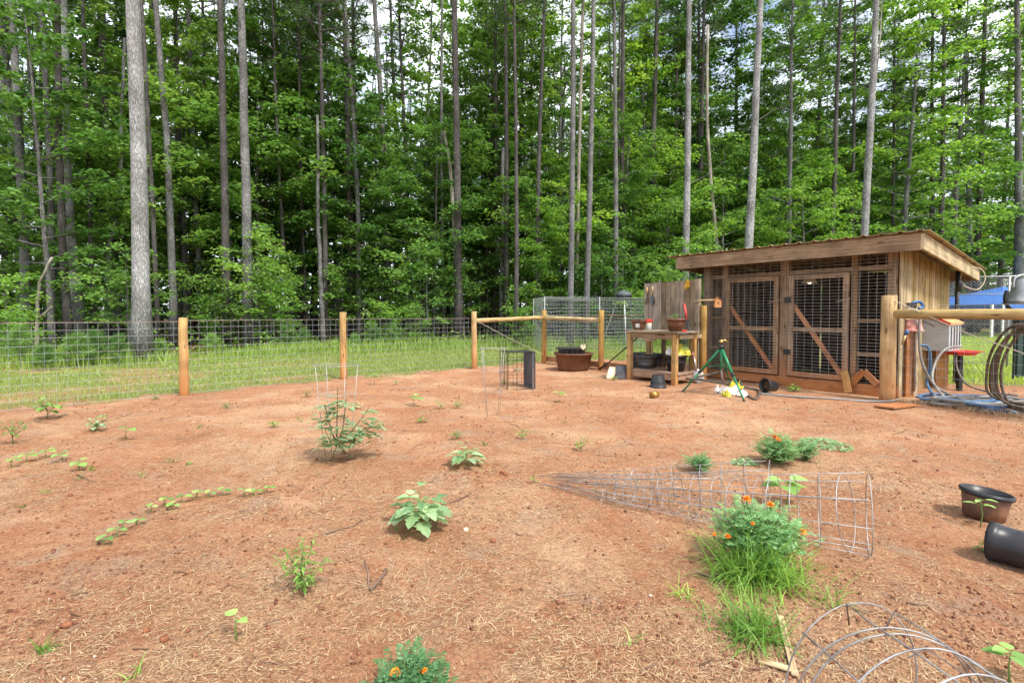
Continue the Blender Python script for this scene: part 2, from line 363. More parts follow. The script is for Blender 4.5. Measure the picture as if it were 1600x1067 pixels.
# ------------------------------------------------------------------ where things stand
FP = [G(*q) for q in ((288, 618), (537, 593), (741, 575.5), (850, 566), (939, 577), (1098, 596))]     # fence posts of the far side
PR = G(1386, 626)                                                                                  # corner post by the shed
_d0 = (FP[0]-FP[1]).normalized(); F_END = FP[0]+_d0*3.4
SA = G(1401, 622); SB = G(1099, 589)
SU = (SB-SA); SL = SU.length; SU.normalize(); SW = Vector((SU.y, -SU.x, 0))
if SW.y < 0: SW = -SW
def S(a, b, z): return SA+SU*a+SW*b+Vector((0, 0, z))
def FA(px, py=520, b=0):                      # pixel on the plane b metres behind the shed front -> (a, z)
    h = HIT(px, py, SA+SW*b, SW); return (h-SA).dot(SU), h.z
_lx = np.array([-60, -20, F_END.x, FP[0].x, FP[1].x, FP[2].x, FP[3].x, 2.2, 4, 7, 7.9, 9.6, 14, 60])
_ly = np.array([-40, -9, F_END.y, FP[0].y, FP[1].y, FP[2].y, FP[3].y+.1, 13.6, 13.2, 9.4, 8.7, 8.3, 6, -10])
_ex = np.array([-60, -30, -14, -10.5, -7, -3, 2, 6, 10, 18, 26, 60]); _ey = np.array([-2, 8.5, 12.2, 13.2, 16.5, 19, 19.5, 21, 26, 34, 37, 40])
def lawn_d(x, y): return (y-np.interp(x, _lx, _ly))*.72
def edge_d(x, y): return y-np.interp(x, _ex, _ey)
def zones(x, y):
    n1 = fbm(x*.8+3, y*.8, 4)-.5; n2 = fbm(x*3.1, y*3.1+8, 3)-.5
    ld = lawn_d(x, y)-.02+n2*.9+n1*.8*np.clip((1-x)/4, 0, 1); lawn = np.clip(ld/.35, 0, 1)
    bare = np.clip((fbm(x*.55+20, y*.9+31, 4)-.52)*9, 0, 1)*np.clip(.9-(x+9)*.16, .2, 1)
    path = np.exp(-((lawn_d(x, y)-(.95-.06*(x+6)))/.42)**2)*np.clip((-3.2-x)/1.5, 0, 1)*np.clip(.55+n1*3, 0, 1)
    bare = np.where(x > 5, np.clip((fbm(x*.9, y*.9, 3)-.6)*6, 0, 1)*.4, bare)
    lawn = lawn*(1-np.maximum(bare*.8, path))
    wood_ = np.clip((edge_d(x, y)+n1*3)/1.5, 0, 1)
    return lawn*(1-wood_), wood_
# ------------------------------------------------------------------ ground
xs = np.concatenate([np.linspace(-400, -40, 10), np.linspace(-36, -10, 60), np.linspace(-9.9, 9.9, 520), np.linspace(10, 36, 60), np.linspace(40, 400, 10)])
ys = np.concatenate([np.linspace(-120, -8, 8), np.linspace(-6, .9, 12), np.geomspace(1.0, 16, 420), np.linspace(16.3, 60, 60), np.linspace(66, 500, 12)])
X, Y = np.meshgrid(xs, ys); nx, ny = len(xs), len(ys)
V = np.stack([X, Y, hgt(X, Y)], -1).reshape(-1, 3)
ii = (np.arange(ny-1)[:, None]*nx+np.arange(nx-1)[None]).ravel()
m, n, l, b = mat('clay_and_turf', .95); b.inputs['Specular IOR Level'].default_value = .12
tc = nd(n, 'ShaderNodeTexCoord'); P = tc.outputs['Object']
def noi(s, d=6.0, r=.65, dist=0.0):
    x = nd(n, 'ShaderNodeTexNoise', Scale=s, Detail=d, Roughness=r, Distortion=dist); l.new(P, x.inputs['Vector']); return x.outputs['Fac']
def mixc(f, a, bcol):
    x = nd(n, 'ShaderNodeMixRGB')
    if isinstance(f, float): x.inputs[0].default_value = f
    else: l.new(f, x.inputs[0])
    for i, c in ((1, a), (2, bcol)):
        if isinstance(c, tuple): x.inputs[i].default_value = (*c, 1)
        else: l.new(c, x.inputs[i])
    return x.outputs[0]
def rmp(f, *st):
    r = ramp(n, list(st)); l.new(f, r.inputs['Fac']); return r.outputs[0]
W = (1, 1, 1); K = (0, 0, 0)
n_a = noi(1.1); n_b = noi(5.5); n_c = noi(26.0, 8.0, .75); n_d = noi(90.0, 5.0, .7); n_e = noi(2.6, 7.0, .7, .5); n_f = noi(.55, 5.0)
clay = rmp(n_a, (.3, (0.301, 0.133, 0.070)), (.5, (0.383, 0.189, 0.104)), (.72, (0.473, 0.270, 0.158)))
clay = mixc(rmp(n_b, (.50, K), (.70, (.8,)*3)), clay, (0.301, 0.105, 0.046))
clay = mixc(rmp(n_e, (.53, K), (.63, (.7,)*3)), clay, (0.320, 0.230, 0.165))            # grey trodden stains
clay = mixc(rmp(n_f, (.49, K), (.66, (.65,)*3)), clay, (0.550, 0.365, 0.221))           # pale dry crust
n_g = noi(48.0, 6.0, .8); n_h = noi(13.0, 7.0, .75, .4)
clay = mixc(rmp(n_h, (.54, K), (.70, (.55,)*3)), clay, (0.550, 0.392, 0.207))          # patches of fine dry litter
clay = mixc(rmp(n_h, (.28, (.75,)*3), (.44, K)), clay, (0.194, 0.069, 0.032))
clay = mixc(rmp(n_g, (.54, K), (.68, (.75,)*3)), clay, (0.589, 0.406, 0.214))
clay = mixc(rmp(n_g, (.34, (.95,)*3), (.46, K)), clay, (0.163, 0.062, 0.031))
clay = mixc(rmp(n_d, (.32, (.9,)*3), (.47, K)), clay, (0.175, 0.069, 0.034))
clay = mixc(rmp(n_d, (.60, K), (.72, (.6,)*3)), clay, (0.639, 0.474, 0.265))
vo = nd(n, 'ShaderNodeTexVoronoi', Scale=7.5, feature='DISTANCE_TO_EDGE'); l.new(P, vo.inputs['Vector'])
crk = rmp(vo.outputs['Distance'], (0, W), (.012, K))
crm = nd(n, 'ShaderNodeMath', operation='MULTIPLY'); l.new(crk, crm.inputs[0]); l.new(rmp(n_a, (.5, K), (.62, (.5,)*3)), crm.inputs[1])
clay = mixc(crm.outputs[0], clay, (.13, .05, .03))
turf = rmp(n_c, (.3, (.10, .11, .03)), (.5, (.17, .20, .055)), (.72, (.27, .26, .10)))
turf = mixc(rmp(n_b, (.5, K), (.72, (.6,)*3)), turf, (.22, .15, .075))
lit = rmp(n_c, (.3, (.05, .032, .018)), (.5, (.11, .068, .036)), (.72, (.20, .125, .066)))
za = nd(n, 'ShaderNodeAttribute', attribute_name='zone'); sp = nd(n, 'ShaderNodeSeparateColor'); l.new(za.outputs['Color'], sp.inputs[0])
col = mixc(sp.outputs[1], mixc(sp.outputs[0], clay, turf), lit)
l.new(col, b.inputs['Base Color'])
mu = nd(n, 'ShaderNodeMath', operation='ADD'); l.new(n_h, mu.inputs[0]); l.new(n_g, mu.inputs[1])
bp = nd(n, 'ShaderNodeBump', Strength=.9, Distance=.02); l.new(mu.outputs[0], bp.inputs['Height']); l.new(bp.outputs[0], b.inputs['Normal'])
ground = mesh_np('ground', V, np.stack([ii, ii+1, ii+nx+1, ii+nx], -1), m, smooth=True, kind='structure')
ca = ground.data.color_attributes.new('zone', 'FLOAT_COLOR', 'POINT')
zl, zw = zones(V[:, 0], V[:, 1]); ca.data.foreach_set('color', np.stack([zl, zw, zl*0, zl*0+1], -1).astype(np.float32).ravel())
# ------------------------------------------------------------------ loose straw, crumbs and grass (nobody could count them)
def straws(N, ymin, ymax, pw, lmin, lmax, wd, thr, seed, cm=1.0):
    r = np.random.default_rng(seed); u = r.random(N)
    y = (ymin**(1-pw)+u*(ymax**(1-pw)-ymin**(1-pw)))**(1/(1-pw)); x = (r.random(N)*2-1)*(1.12*y+.3)
    dens = fbm(x*1.1+2, y*1.1+40, 4)*.7+fbm(x*6, y*6+11, 3)*.3
    zl_, zw_ = zones(x, y); k = (dens+r.normal(0, .05, N) > thr) & (zl_ < .4) & (zw_ < .3)
    x, y = x[k], y[k]; N = len(x)
    a = r.random(N)*2*PI+np.where(r.random(N) < .5, 0, 0); a = r.normal(.5, 1.0, N)+np.where(r.random(N) < .5, PI, 0)
    L = lmin+(lmax-lmin)*r.random(N)**2.2; w = wd*(.5+r.random(N)); pit = r.normal(0, .10, N)
    dx, dy = np.cos(a)*L/2, np.sin(a)*L/2; px, py = -np.sin(a)*w/2, np.cos(a)*w/2; z = hgt(x, y)+.003+np.abs(pit)*L*.4
    bx = r.normal(0, .05, N)*L                                           # bend in the middle
    def vv(t, s, dz): return np.stack([x+dx*t+px*s+(bx*-np.sin(a) if t == 0 else 0), y+dy*t+py*s+(bx*np.cos(a) if t == 0 else 0), z+pit*L*t*.5+dz], -1)
    V = np.stack([vv(-1, -1, 0), vv(-1, 1, 0), vv(0, -1, .002), vv(0, 1, .002), vv(1, -1, 0), vv(1, 1, 0)], 1).reshape(-1, 3)
    o = np.arange(N)[:, None]*6; F = np.concatenate([o+np.array([[0, 2, 3, 1]]), o+np.array([[2, 4, 5, 3]])])
    c = np.clip(r.beta(2.2, 1.6, N)*cm, 0, 1); return V, F, np.concatenate([c, c])
def join(parts):
    Vs, Fs, As = [], [], []; b = 0
    for v, f, a in parts: Vs.append(v); Fs.append(f+b); As.append(a); b += len(v)
    return np.concatenate(Vs), np.concatenate(Fs), np.concatenate(As)
sv = join([straws(95000, 1.25, 9, 1.5, .008, .042, .0017, .53, 1), straws(16000, 1.2, 6, 1.3, .012, .085, .0020, .54, 2), straws(40000, 3.0, 13, 1.01, .015, .06, .0034, .49, 3), straws(24000, 1.25, 10, 1.4, .008, .06, .0019, .44, 4, .4), straws(14000, 3.0, 13, 1.01, .015, .06, .0036, .46, 6, .4), straws(30000, 1.25, 9, 1.4, .006, .03, .0017, .46, 7)])
o = mesh_np('straw_litter', *sv[:2], M['straw'], sv[2], kind='stuff'); tag(o, 'dry straw and pine needles strewn over the red clay', 'straw')
def crumbs(N, seed):
    r = np.random.default_rng(seed); y = (1.2**-.6+r.random(N)*(11**-.6-1.2**-.6))**(-1/.6); x = (r.random(N)*2-1)*(1.1*y+.2)
    zl_, zw_ = zones(x, y); k = (zl_ < .3) & (zw_ < .3) & (fbm(x*2, y*2, 3)+r.normal(0, .12, N) > .5); x, y = x[k], y[k]; N = len(x)
    s = .002+.009*r.random(N)**6+.0006*y; z = hgt(x, y)
    D = np.array([[1, 0, 0], [0, 1, 0], [-1, 0, 0], [0, -1, 0], [0, 0, 1], [0, 0, -1]], float)
    V = np.stack([x, y, z+s*.3], -1)[:, None]+D[None]*s[:, None, None]*(.6+.7*r.random((N, 6, 1))); V = V.reshape(-1, 3)
    F = np.array([[0, 1, 4], [1, 2, 4], [2, 3, 4], [3, 0, 4], [1, 0, 5], [2, 1, 5], [3, 2, 5], [0, 3, 5]])
    F = (np.arange(N)[:, None, None]*6+F[None]).reshape(-1, 3); c = np.where(r.random(N) < .012, 1.0, r.random(N)**1.4*.8)
    return V, F, np.repeat(c, 8)
cv = crumbs(34000, 5); o = mesh_np('soil_crumbs', *cv[:2], M['crumb'], cv[2], kind='stuff'); tag(o, 'crumbs of red soil and small stones on bare ground', 'soil')
def blades(x, y, h, w, seed, lean=.5):
    r = np.random.default_rng(seed); N = len(x); a = r.random(N)*2*PI; ln = np.abs(r.normal(0, lean, N))*h; z = hgt(x, y)-.01
    lx, ly = np.cos(a)*ln, np.sin(a)*ln; f = r.random(N)*PI; wx, wy = np.cos(f)*w/2, np.sin(f)*w/2
    P0 = np.stack([x-wx, y-wy, z], -1); P1 = np.stack([x+wx, y+wy, z], -1)
    P2 = np.stack([x+lx*.4+wx*.7, y+ly*.4+wy*.7, z+h*.62], -1); P3 = np.stack([x+lx*.4-wx*.7, y+ly*.4-wy*.7, z+h*.62], -1)
    P4 = np.stack([x+lx+wx*.1, y+ly+wy*.1, z+h*(1-.25*ln/h)], -1); P5 = np.stack([x+lx-wx*.1, y+ly-wy*.1, z+h*(1-.25*ln/h)], -1)
    V = np.stack([P0, P1, P2, P3, P4, P5], 1).reshape(-1, 3); o = np.arange(N)[:, None]*6
    F = np.concatenate([o+np.array([[0, 1, 2, 3]]), o+np.array([[3, 2, 4, 5]])]); c = np.clip(r.normal(.5, .25, N), 0, 1); return V, F, np.concatenate([c, c])
def scatter(N, x0, x1, y0, y1, keep, seed):
    r = np.random.default_rng(seed); x = x0+(x1-x0)*r.random(N); y = y0+(y1-y0)*r.random(N); k = keep(x, y, r.random(N)); return x[k], y[k]
x, y = scatter(230000, -17, 6, 5.0, 21, lambda x, y, q: (zones(x, y)[0]*(.25+.75*np.clip((fbm(x*2.2, y*2.2, 3)-.3)*3, 0, 1)) > q) & (np.abs(x) < 1.15*y) & (q < 9/y), 11)
r0 = np.random.default_rng(12); gl = blades(x, y, (.035+.055*r0.random(len(x)))*(.6+y/16), .006+.0006*y, 13, .7)
o = mesh_np('lawn_grass', *gl[:2], M['grass'], gl[2], kind='stuff'); tag(o, 'short patchy grass between wire fence and woods', 'grass')
x, y = scatter(150000, 5.5, 34, 7.5, 34, lambda x, y, q: (zones(x, y)[0] > q) & (x > .80*y) & (x < 1.25*y) & (q < 14/y), 15)
gl = blades(x, y, .06+.05*np.random.default_rng(16).random(len(x))+.002*y, .010+.0008*y, 17, .6)
o = mesh_np('lawn_grass', *gl[:2], M['lawnbright'], gl[2], kind='stuff'); tag(o, 'bright mown lawn beyond the shed and hoses', 'grass')
x, y = scatter(120000, -20, 8, 9, 23, lambda x, y, q: (np.exp(-((edge_d(x, y)+.5)/1.35)**2)*np.clip((fbm(x*.9+7, y*.9, 3)-.30)*3.2, 0, 1) > q) & (lawn_d(x, y) > .8), 21)
gl = blades(x, y, (.16+.36*np.random.default_rng(22).random(len(x)))*(.6+.8*fbm(x*.7, y*.7, 2)), .010+.0007*y, 23, .4)
o = mesh_np('tall_grass', *gl[:2], M['tallgrass'], gl[2], kind='stuff'); tag(o, 'taller weedy grass along the edge of the woods', 'grass')
# ------------------------------------------------------------------ trees
def leafquads(C, Nn, D, L, Wd):
    Nn = Nn/np.linalg.norm(Nn, axis=1)[:, None]; D = D-Nn*(D*Nn).sum(1)[:, None]; D = D/np.maximum(np.linalg.norm(D, axis=1), 1e-6)[:, None]
    Sd = np.cross(Nn, D); L = L[:, None]; Wd = Wd[:, None]
    V = np.stack([C-D*L*.5, C+Sd*Wd*.5-D*L*.02-Nn*L*.08, C+D*L*.5-Nn*L*.10, C-Sd*Wd*.5-D*L*.02-Nn*L*.08], 1).reshape(-1, 3)
    return V, np.arange(len(C)*4).reshape(-1, 4)
def broadleaf(seed, H, z0, R, nl, m, leaf, matn, bark, flat=.28, tr=.0085, sparse=1.0):
    r = np.random.default_rng(seed); rd = random.Random(seed)
    tb = MB(); pts = []; k = 10; bx, by = rd.uniform(-.25, .25), rd.uniform(-.25, .25)
    for i in range(k+1):
        t = i/k; pts.append((bx*math.sin(t*3)*H*.04+.02*rd.uniform(-1, 1), by*math.sin(t*2.4)*H*.04+.02*rd.uniform(-1, 1), H*.97*t-.1*(i == 0)))
    rad0 = H*tr; tb.tube(pts, [rad0*(1-.88*i/k)+.004 for i in range(k+1)], 8)
    C = []
    for i in range(nl):
        s = (i+rd.random())/nl; z = z0+(H-z0)*s; q = int(min(k-1, z/H*k)); px, py = pts[q][0], pts[q][1]
        prof = min(1.0, .6+s*1.6)*(1-s**2.2)**.6*(1+.25*math.sin(s*9+seed))
        L = R*prof*rd.uniform(.55, 1.15)+.25; az = i*2.39996+rd.uniform(-.5, .5); up = rd.uniform(.05, .4)+.35*s
        e = (px+math.cos(az)*L, py+math.sin(az)*L, z+up*L*.6); md = (px+math.cos(az)*L*.5, py+math.sin(az)*L*.5, z+up*L*.42)
        tb.tube([(px, py, z), md, e], [max(.006, rad0*.3*(1-s)+.008), .008, .003], 4, caps=False)
        nc = max(2, int(L/.42*sparse))
        for j in range(nc):
            f = .28+.75*(j+rd.random())/nc; az2 = rd.uniform(-.5, .5)*f
            C.append((px+math.cos(az+az2*.5)*L*f, py+math.sin(az+az2*.5)*L*f, z+up*L*.6*f*(1.25-.25*f)+rd.uniform(-.12, .12), rd.uniform(.26, .58)*(.7+.1*L)))
    C = np.array(C); Nn = len(C); idx = np.repeat(np.arange(Nn), m); n_ = len(idx)
    g = r.normal(0, .55, (n_, 3)); rho = C[idx, 3][:, None]; pos = C[idx, :3]+g*rho*np.array([1, 1, flat]); pos[:, 2] -= .22*(g[:, :2]**2).sum(1)*rho[:, 0]
    nr = np.stack([r.normal(0, .42, n_)+g[:, 0]*.35, r.normal(0, .42, n_)+g[:, 1]*.35, np.ones(n_)], -1)
    dr = np.stack([g[:, 0]+r.normal(0, .6, n_), g[:, 1]+r.normal(0, .6, n_), r.normal(-.2, .2, n_)], -1)
    V, F = leafquads(pos, nr, dr, leaf*(.7+.6*r.random(n_)), leaf*.78*(.7+.6*r.random(n_)))
    cl = np.random.default_rng(seed+99).random(Nn)[idx]; a = np.clip(.55*cl+.45*r.random(n_), 0, 1)
    e = bpy.data.objects.new('understory_tree', None); COL.objects.link(e); e.empty_display_size = .2
    tb.build('trunk', M[bark], e, smooth=True); mesh_np('crown', V, F, M[matn], a, parent=e, kind='stuff')
    return e
def needles(seed, C, Ro, m, L, w):
    r = np.random.default_rng(seed); idx = np.repeat(np.arange(len(C)), m); n_ = len(idx)
    d = r.normal(0, 1, (n_, 3)); d[:, 2] = d[:, 2]*.8+.25; d /= np.linalg.norm(d, axis=1)[:, None]
    c = C[idx]+r.normal(0, 1, (n_, 3))*Ro; s = np.cross(d, r.normal(0, 1, (n_, 3))); s /= np.linalg.norm(s, axis=1)[:, None]
    Ls = (L*(.7+.6*r.random(n_)))[:, None]; V = np.stack([c-s*w/2, c+s*w/2, c+d*Ls+s*w*.15, c+d*Ls-s*w*.15], 1).reshape(-1, 3)
    return V, np.arange(n_*4).reshape(-1, 4), np.clip(.5*np.random.default_rng(seed+5).random(len(C))[idx]+.5*r.random(n_), 0, 1)
def pine_crown_mesh(seed, z0, H, R, nl=30):
    rd = random.Random(seed); C = []; tb = MB()
    for i in range(nl):
        s = (i+rd.random())/nl; z = z0+(H-z0)*s; L = R*(.35+.65*math.sin(PI*min(1, s*.75+.25)))*rd.uniform(.5, 1.1); az = i*2.4+rd.uniform(-.6, .6); up = rd.uniform(-.05, .5)
        e = Vector((math.cos(az)*L, math.sin(az)*L, z+up*L)); tb.tube([(0, 0, z), e*.5+Vector((0, 0, z*.5+.05*L)), e], [.035, .02, .008], 4, caps=False)
        for j in range(max(3, int(L*3.2))):
            f = .35+.65*rd.random(); C.append((math.cos(az)*L*f+rd.uniform(-.3, .3), math.sin(az)*L*f+rd.uniform(-.3, .3), z+up*L*f+rd.uniform(-.1, .25)))
    return tb, needles(seed, np.array(C), .07, 26, .26, .016)
def trunk_mesh(pts, r0, r1, rd, n=12, stubs=6, zmin=3.0, slen=1.2):
    tb = MB(); k = len(pts); rr = []
    for i in range(k):
        t = i/(k-1); rr.append((r0*(1-t)+r1*t)*(1+.35*math.exp(-t*40)))
    tb.tube(pts, rr, n)
    for i in range(stubs):
        t = rd.uniform(zmin/max(pts[-1].z, 1), .95); q = min(k-2, int(t*(k-1))); p = Vector(pts[q]).lerp(pts[q+1], t*(k-1)-q)
        az = rd.uniform(0, 2*PI); L = slen*rd.uniform(.3, 1.3); d = Vector((math.cos(az), math.sin(az), rd.uniform(-.15, .5)))
        tb.tube([p, p+d*L*.5+Vector((0, 0, .05)), p+d*L+Vector((0, 0, rd.uniform(-.15, .25)*L))], [max(.012, r0*.1), .010, .004], 4, caps=False)
    return tb
PCR = []                                        # four pine crowns shared by all the pines
for q, (z0, H, R) in enumerate(((14, 22, 2.0), (15, 24, 2.4), (12, 19, 1.8), (16.5, 26, 2.6))):
    tb, nm = pine_crown_mesh(300+q, z0, H, R)
    oc = mesh_np('crown', *nm[:2], M['needle'], nm[2], kind='stuff'); ol = tb.build('limbs', M['barkdark'], oc, True); PCR.append((oc, ol, z0, H))
_pused = [False]*4
def pine(pxb, Yd, pxt, wpx, bark, label, q=None, H=None, bend=0, group=None, name='pine_tree', cat='tree', topy=0, stubs=6, crown=True, n=12):
    rd = random.Random(int(pxb*7+Yd)); base = AT(pxb, 500, Yd); base.z = hz(base)-.08; top = AT(pxt, topy, Yd+rd.uniform(-.3, .3))
    d = (top-base)/(top.z-base.z); e = thing(name, label, cat, base, group)
    q = rd.randrange(4) if q is None else q; H = H or PCR[q][3]; r0 = wpx*Yd/FPX/2*1.08; pts = []
    perp = Vector((1, 0, 0))
    for i in range(13):
        t = i/12; w = math.sin(t*5+rd.uniform(0, .3))*.05+bend*math.sin(min(1, t*H/max(1, top.z))*PI); pts.append(base+d*(H*t)+perp*w+Vector((0, rd.uniform(-.03, .03), 0)))
    tb = trunk_mesh(pts, r0, r0*.35, rd, n, stubs); tb.build('trunk', M[bark], e, True)
    if crown:
        oc, ol, z0, Hq = PCR[q]
        if not _pused[q]: c, c2 = oc, ol; _pused[q] = True
        else: c = oc.copy(); COL.objects.link(c); c2 = ol.copy(); COL.objects.link(c2); c2.parent = c
        c.parent = e; c.location = Vector((d.x, d.y, 0))*(z0+Hq)*.5+Vector((0, 0, 0)); c.rotation_euler = (0, 0, rd.uniform(0, 6.28)) if c2 is not ol else (0, 0, 0)
        c.scale = (1, 1, H/Hq)
    return e
G1 = 'tall pines standing in the woods behind the garden'
TREES = [  # base px, distance, px at the picture's top edge, width px, bark, label
 (222, 13.1, 206, 23, 'barkpale', 'thick pale-barked pine trunk standing nearest behind the left wire fence', 1, 0),
 (124, 17.8, 96, 17, 'barkpale', 'tall grey pine bowing slightly, left of the thick pale trunk', 3, -.25),
 (76, 22, 40, 11, 'barkdark', 'dark slim pine leaning left near the left end of the woods', 0, 0),
 (98, 24, 52, 8, 'bark', 'thin dark pine crossing behind the bowing grey pine', 0, .3),
 (33, 23, 6, 10, 'bark', 'slender pine at the far left end of the woods', 2, 0),
 (58, 27, 66, 7, 'barkdark', 'very thin dark pine behind the far left trunks', 1, 0),
 (388, 20.5, 375, 14, 'bark', 'vine-darkened grey pine between the first two fence posts', 1, 0),
 (286, 25, 273, 8, 'barkdark', 'dark thin pine behind the first fence post', 3, 0),
 (561, 25, 539, 8, 'bark', 'straight brown pine just right of the second fence post', 0, .15),
 (607, 27, 585, 10, 'bark', 'tall pine with high fork in the middle of the wood', 3, .1),
 (628, 30, 611, 8, 'barkdark', 'dim pine beside the tall forked-looking middle pine', 1, 0),
 (716, 24, 709, 12, 'barkdark', 'broad dark trunk directly behind the curved whitish sapling', 3, 0),
 (508, 24, 500, 8, 'barkdark', 'dark trunk behind the slim sapling by the second fence post', 2, 0),
 (470, 27, 466, 7, 'barkdark', 'shadowed thin pine between first and second fence posts', 1, 0),
 (890, 22, 895, 9, 'bark', 'left one of the three close pines behind the wire pen', 3, 0),
 (914, 22.5, 927, 9, 'bark', 'right one of the three close pines behind the wire pen', 1, 0),
 (961, 25, 960, 8, 'bark', 'brown pine rising behind the feeder barrel', 0, 0),
 (967, 28, 974, 8, 'barkdark', 'darker pine close behind the brown pine over the feeder', 3, 0),
 (1068, 24, 1077, 11, 'barkpale', 'pale grey pine behind the plank screen, left of shed', 1, 0),
 (1087, 29, 1101, 8, 'barkdark', 'dim brown pine right behind the pale pine by the plank screen', 3, 0),
 (1161, 21, 1188, 13, 'barkpale', 'pale leaning pine above the left half of the shed roof', 0, 0),
 (1340, 22, 1369, 11, 'barkpale', 'pale leaning pine with hanging vine above right half of roof', 3, 0),
 (1292, 27, 1314, 7, 'barkdark', 'dark thin pine left of the vine-hung leaning pine', 1, 0),
 (1327, 30, 1338, 6, 'barkdark', 'faint pine just behind the vine-hung leaning pine', 0, 0),
 (1228, 28, 1240, 8, 'bark', 'slender pine above the middle of the shed roof', 2, 0),
 (1467, 30, 1477, 8, 'barkdark', 'dark pine above the right end of the shed roof', 1, 0),
 (1522, 33, 1541, 9, 'barkdark', 'dark pine right of the roof end amid bright foliage', 3, 0),
 (1455, 34, 1458, 8, 'barkdark', 'shaded pine amid foliage over the roof corner', 0, 0),
 (1592, 31, 1590, 12, 'bark', 'grey pine at the right picture edge above the bell', 1, 0),
 (1516, 33.5, 1510, 9, 'barkpale', 'pale pine base showing above the blue canopy', 2, 0),
 (806, 22, 804, 7, 'barkdark', 'dark straight trunk behind the fence corner', 2, 0),
 (1050, 30, 1060, 6, 'barkdark', 'thin shaded pine left of the pale pine by plank screen', 3, 0),
 (1392, 31, 1400, 6, 'barkdark', 'thin shaded pine right of the vine-hung leaning pine', 2, 0),
 (322, 28, 318, 7, 'barkdark', 'shaded pine in the gap right of first fence post', 0, 0),
 (168, 25, 160, 9, 'barkdark', 'dark trunk between the bowing pine and thick pale pine', 1, 0),
 (240, 23, 236, 9, 'barkdark', 'black-looking trunk just right of the thick pale pine', 3, 0),
]
rd = random.Random(55); SL_ = []
for lo_, hi_, cnt_ in ((-20, 370, 10), (400, 860, 7), (930, 1330, 4), (1380, 1590, 4)):
    for i in range(cnt_):
        px = lo_+(hi_-lo_)*(i+rd.random())/cnt_
        if min(abs(px-t[0]) for t in TREES) < 7: px += 9
        x_ = (px-800)/FPX; Yd = 14.0
        while Yd-float(np.interp(x_*Yd, _ex, _ey)) < 1.2 and Yd < 45: Yd += .5
        Yd += rd.uniform(1.5, 7); pine(px, Yd, px+(px-800)*.035+rd.uniform(-14, 14), rd.uniform(.12, .30)*FPX/Yd, rd.choice(('bark', 'barkdark', 'barkdark', 'bark')), 'slim bare-stemmed pine standing among leaves in the front woods', group='slim pines near the front of the woods', stubs=9, n=8, bend=rd.uniform(-.2, .2))
for t in TREES: pine(t[0], t[1]-(3.2 if 250 < t[0] < 1110 and t[1] < 29 else 1.5 if t[0] > 1110 else 0), t[2], t[3], t[4], t[5], q=t[6], bend=t[7], group=G1)
# saplings, snags and the slim stems that show on their own
def stem(name, label, pts_px, Yd, w0, w1, bark, cat='tree', stubs=4, slen=.6):
    pts = [AT(px, py, Yd) for px, py in pts_px]; pts[0].z = hz(pts[0])-.05
    P2 = []
    for i in range(len(pts)-1):
        for k in range(4): P2.append(pts[i].lerp(pts[i+1], k/4))
    P2.append(pts[-1]); e = thing(name, label, cat, P2[0]); rd = random.Random(int(Yd*31+w0*7))
    for p in P2[1:-1]: p += Vector((rd.uniform(-.02, .02), rd.uniform(-.02, .02), 0))
    trunk_mesh(P2, w0*Yd/FPX/2, w1*Yd/FPX/2, rd, 8, stubs, 2.0, slen).build('trunk', M[bark], e, True); return e
stem('birch_sapling', 'curved whitish trunk left of the third fence post', [(722, 534), (714, 440), (709, 330), (703, 260), (694, 205)], 21.5, 9, 4, 'barkbirch')
stem('dead_snag', 'broken-topped bare pole behind the cornered fence rails', [(783, 522), (784, 400), (786, 231)], 24, 7, 5, 'bark', 'snag', 1)
stem('slim_sapling', 'slim brown stem just left of the second fence post', [(506, 541), (501, 450), (497, 330), (496, 180)], 20, 8, 4, 'bark')
stem('slim_sapling', 'thin pale stem between the two close pines behind wire pen', [(899, 528), (904, 300), (909, 60), (912, -60)], 23, 6, 4, 'barkbirch')
stem('slim_sapling', 'thin curving pale trunk between the two pale pines by the shed', [(1128, 530), (1119, 380), (1110, 280), (1104, 160), (1106, 40)], 24, 6, 4, 'barkbirch')
sn = stem('dead_snag', 'small pale forked snag in front of the far left pines', [(57, 553), (58, 500), (62, 440), (82, 402)], 15.5, 6, 3, 'barkbirch', 'snag', 0)
MB().tube([AT(60, 497, 15.5), AT(70, 490, 15.5), AT(81, 480, 15.4)], [.045, .04, .03], 6).build('broken_branch', M['barkbirch'], sn, True)
stem('slim_sapling', 'crooked slim trunk between bowing pine and thick pale pine', [(166, 548), (168, 470), (171, 380), (186, 330), (190, 200), (195, 60)], 19, 8, 4, 'bark', stubs=8)
vn = stem('hanging_vine', 'thin vine hanging beside the pale leaning pine over the roof', [(1352, 520), (1356, 330), (1362, 200), (1374, 80), (1380, -20)], 21.8, 2.5, 1.5, 'barkbirch', 'vine', 12, .25)
# ------------------------------------------------------------------ broad-leaved trees of the wood
KIND = [broadleaf(41, 7.5, 2.0, 2.6, 28, 55, 0.129, 'leafB', 'bark'), broadleaf(42, 10.5, 2.4, 3.0, 38, 55, 0.138, 'leafA', 'bark'),
        broadleaf(43, 14, 2.8, 3.4, 50, 48, 0.155, 'leafA', 'barkdark'), broadleaf(44, 18, 3.2, 3.8, 62, 45, 0.163, 'leafB', 'bark'),
        broadleaf(45, 21, 5.0, 4.2, 66, 43, 0.172, 'leafC', 'barkdark'), broadleaf(46, 12.5, 3.0, 3.2, 40, 52, 0.155, 'leafC', 'barkdark'),
        broadleaf(47, 2.6, .5, 1.2, 16, 40, .12, 'leafB', 'bark', .4), broadleaf(48, 4.2, 1.0, 1.9, 22, 42, .13, 'leafA', 'bark', .35)]
KH = [7.5, 10.5, 14, 18, 20, 12.5, 2.6, 4.2]
_kused = [False]*8
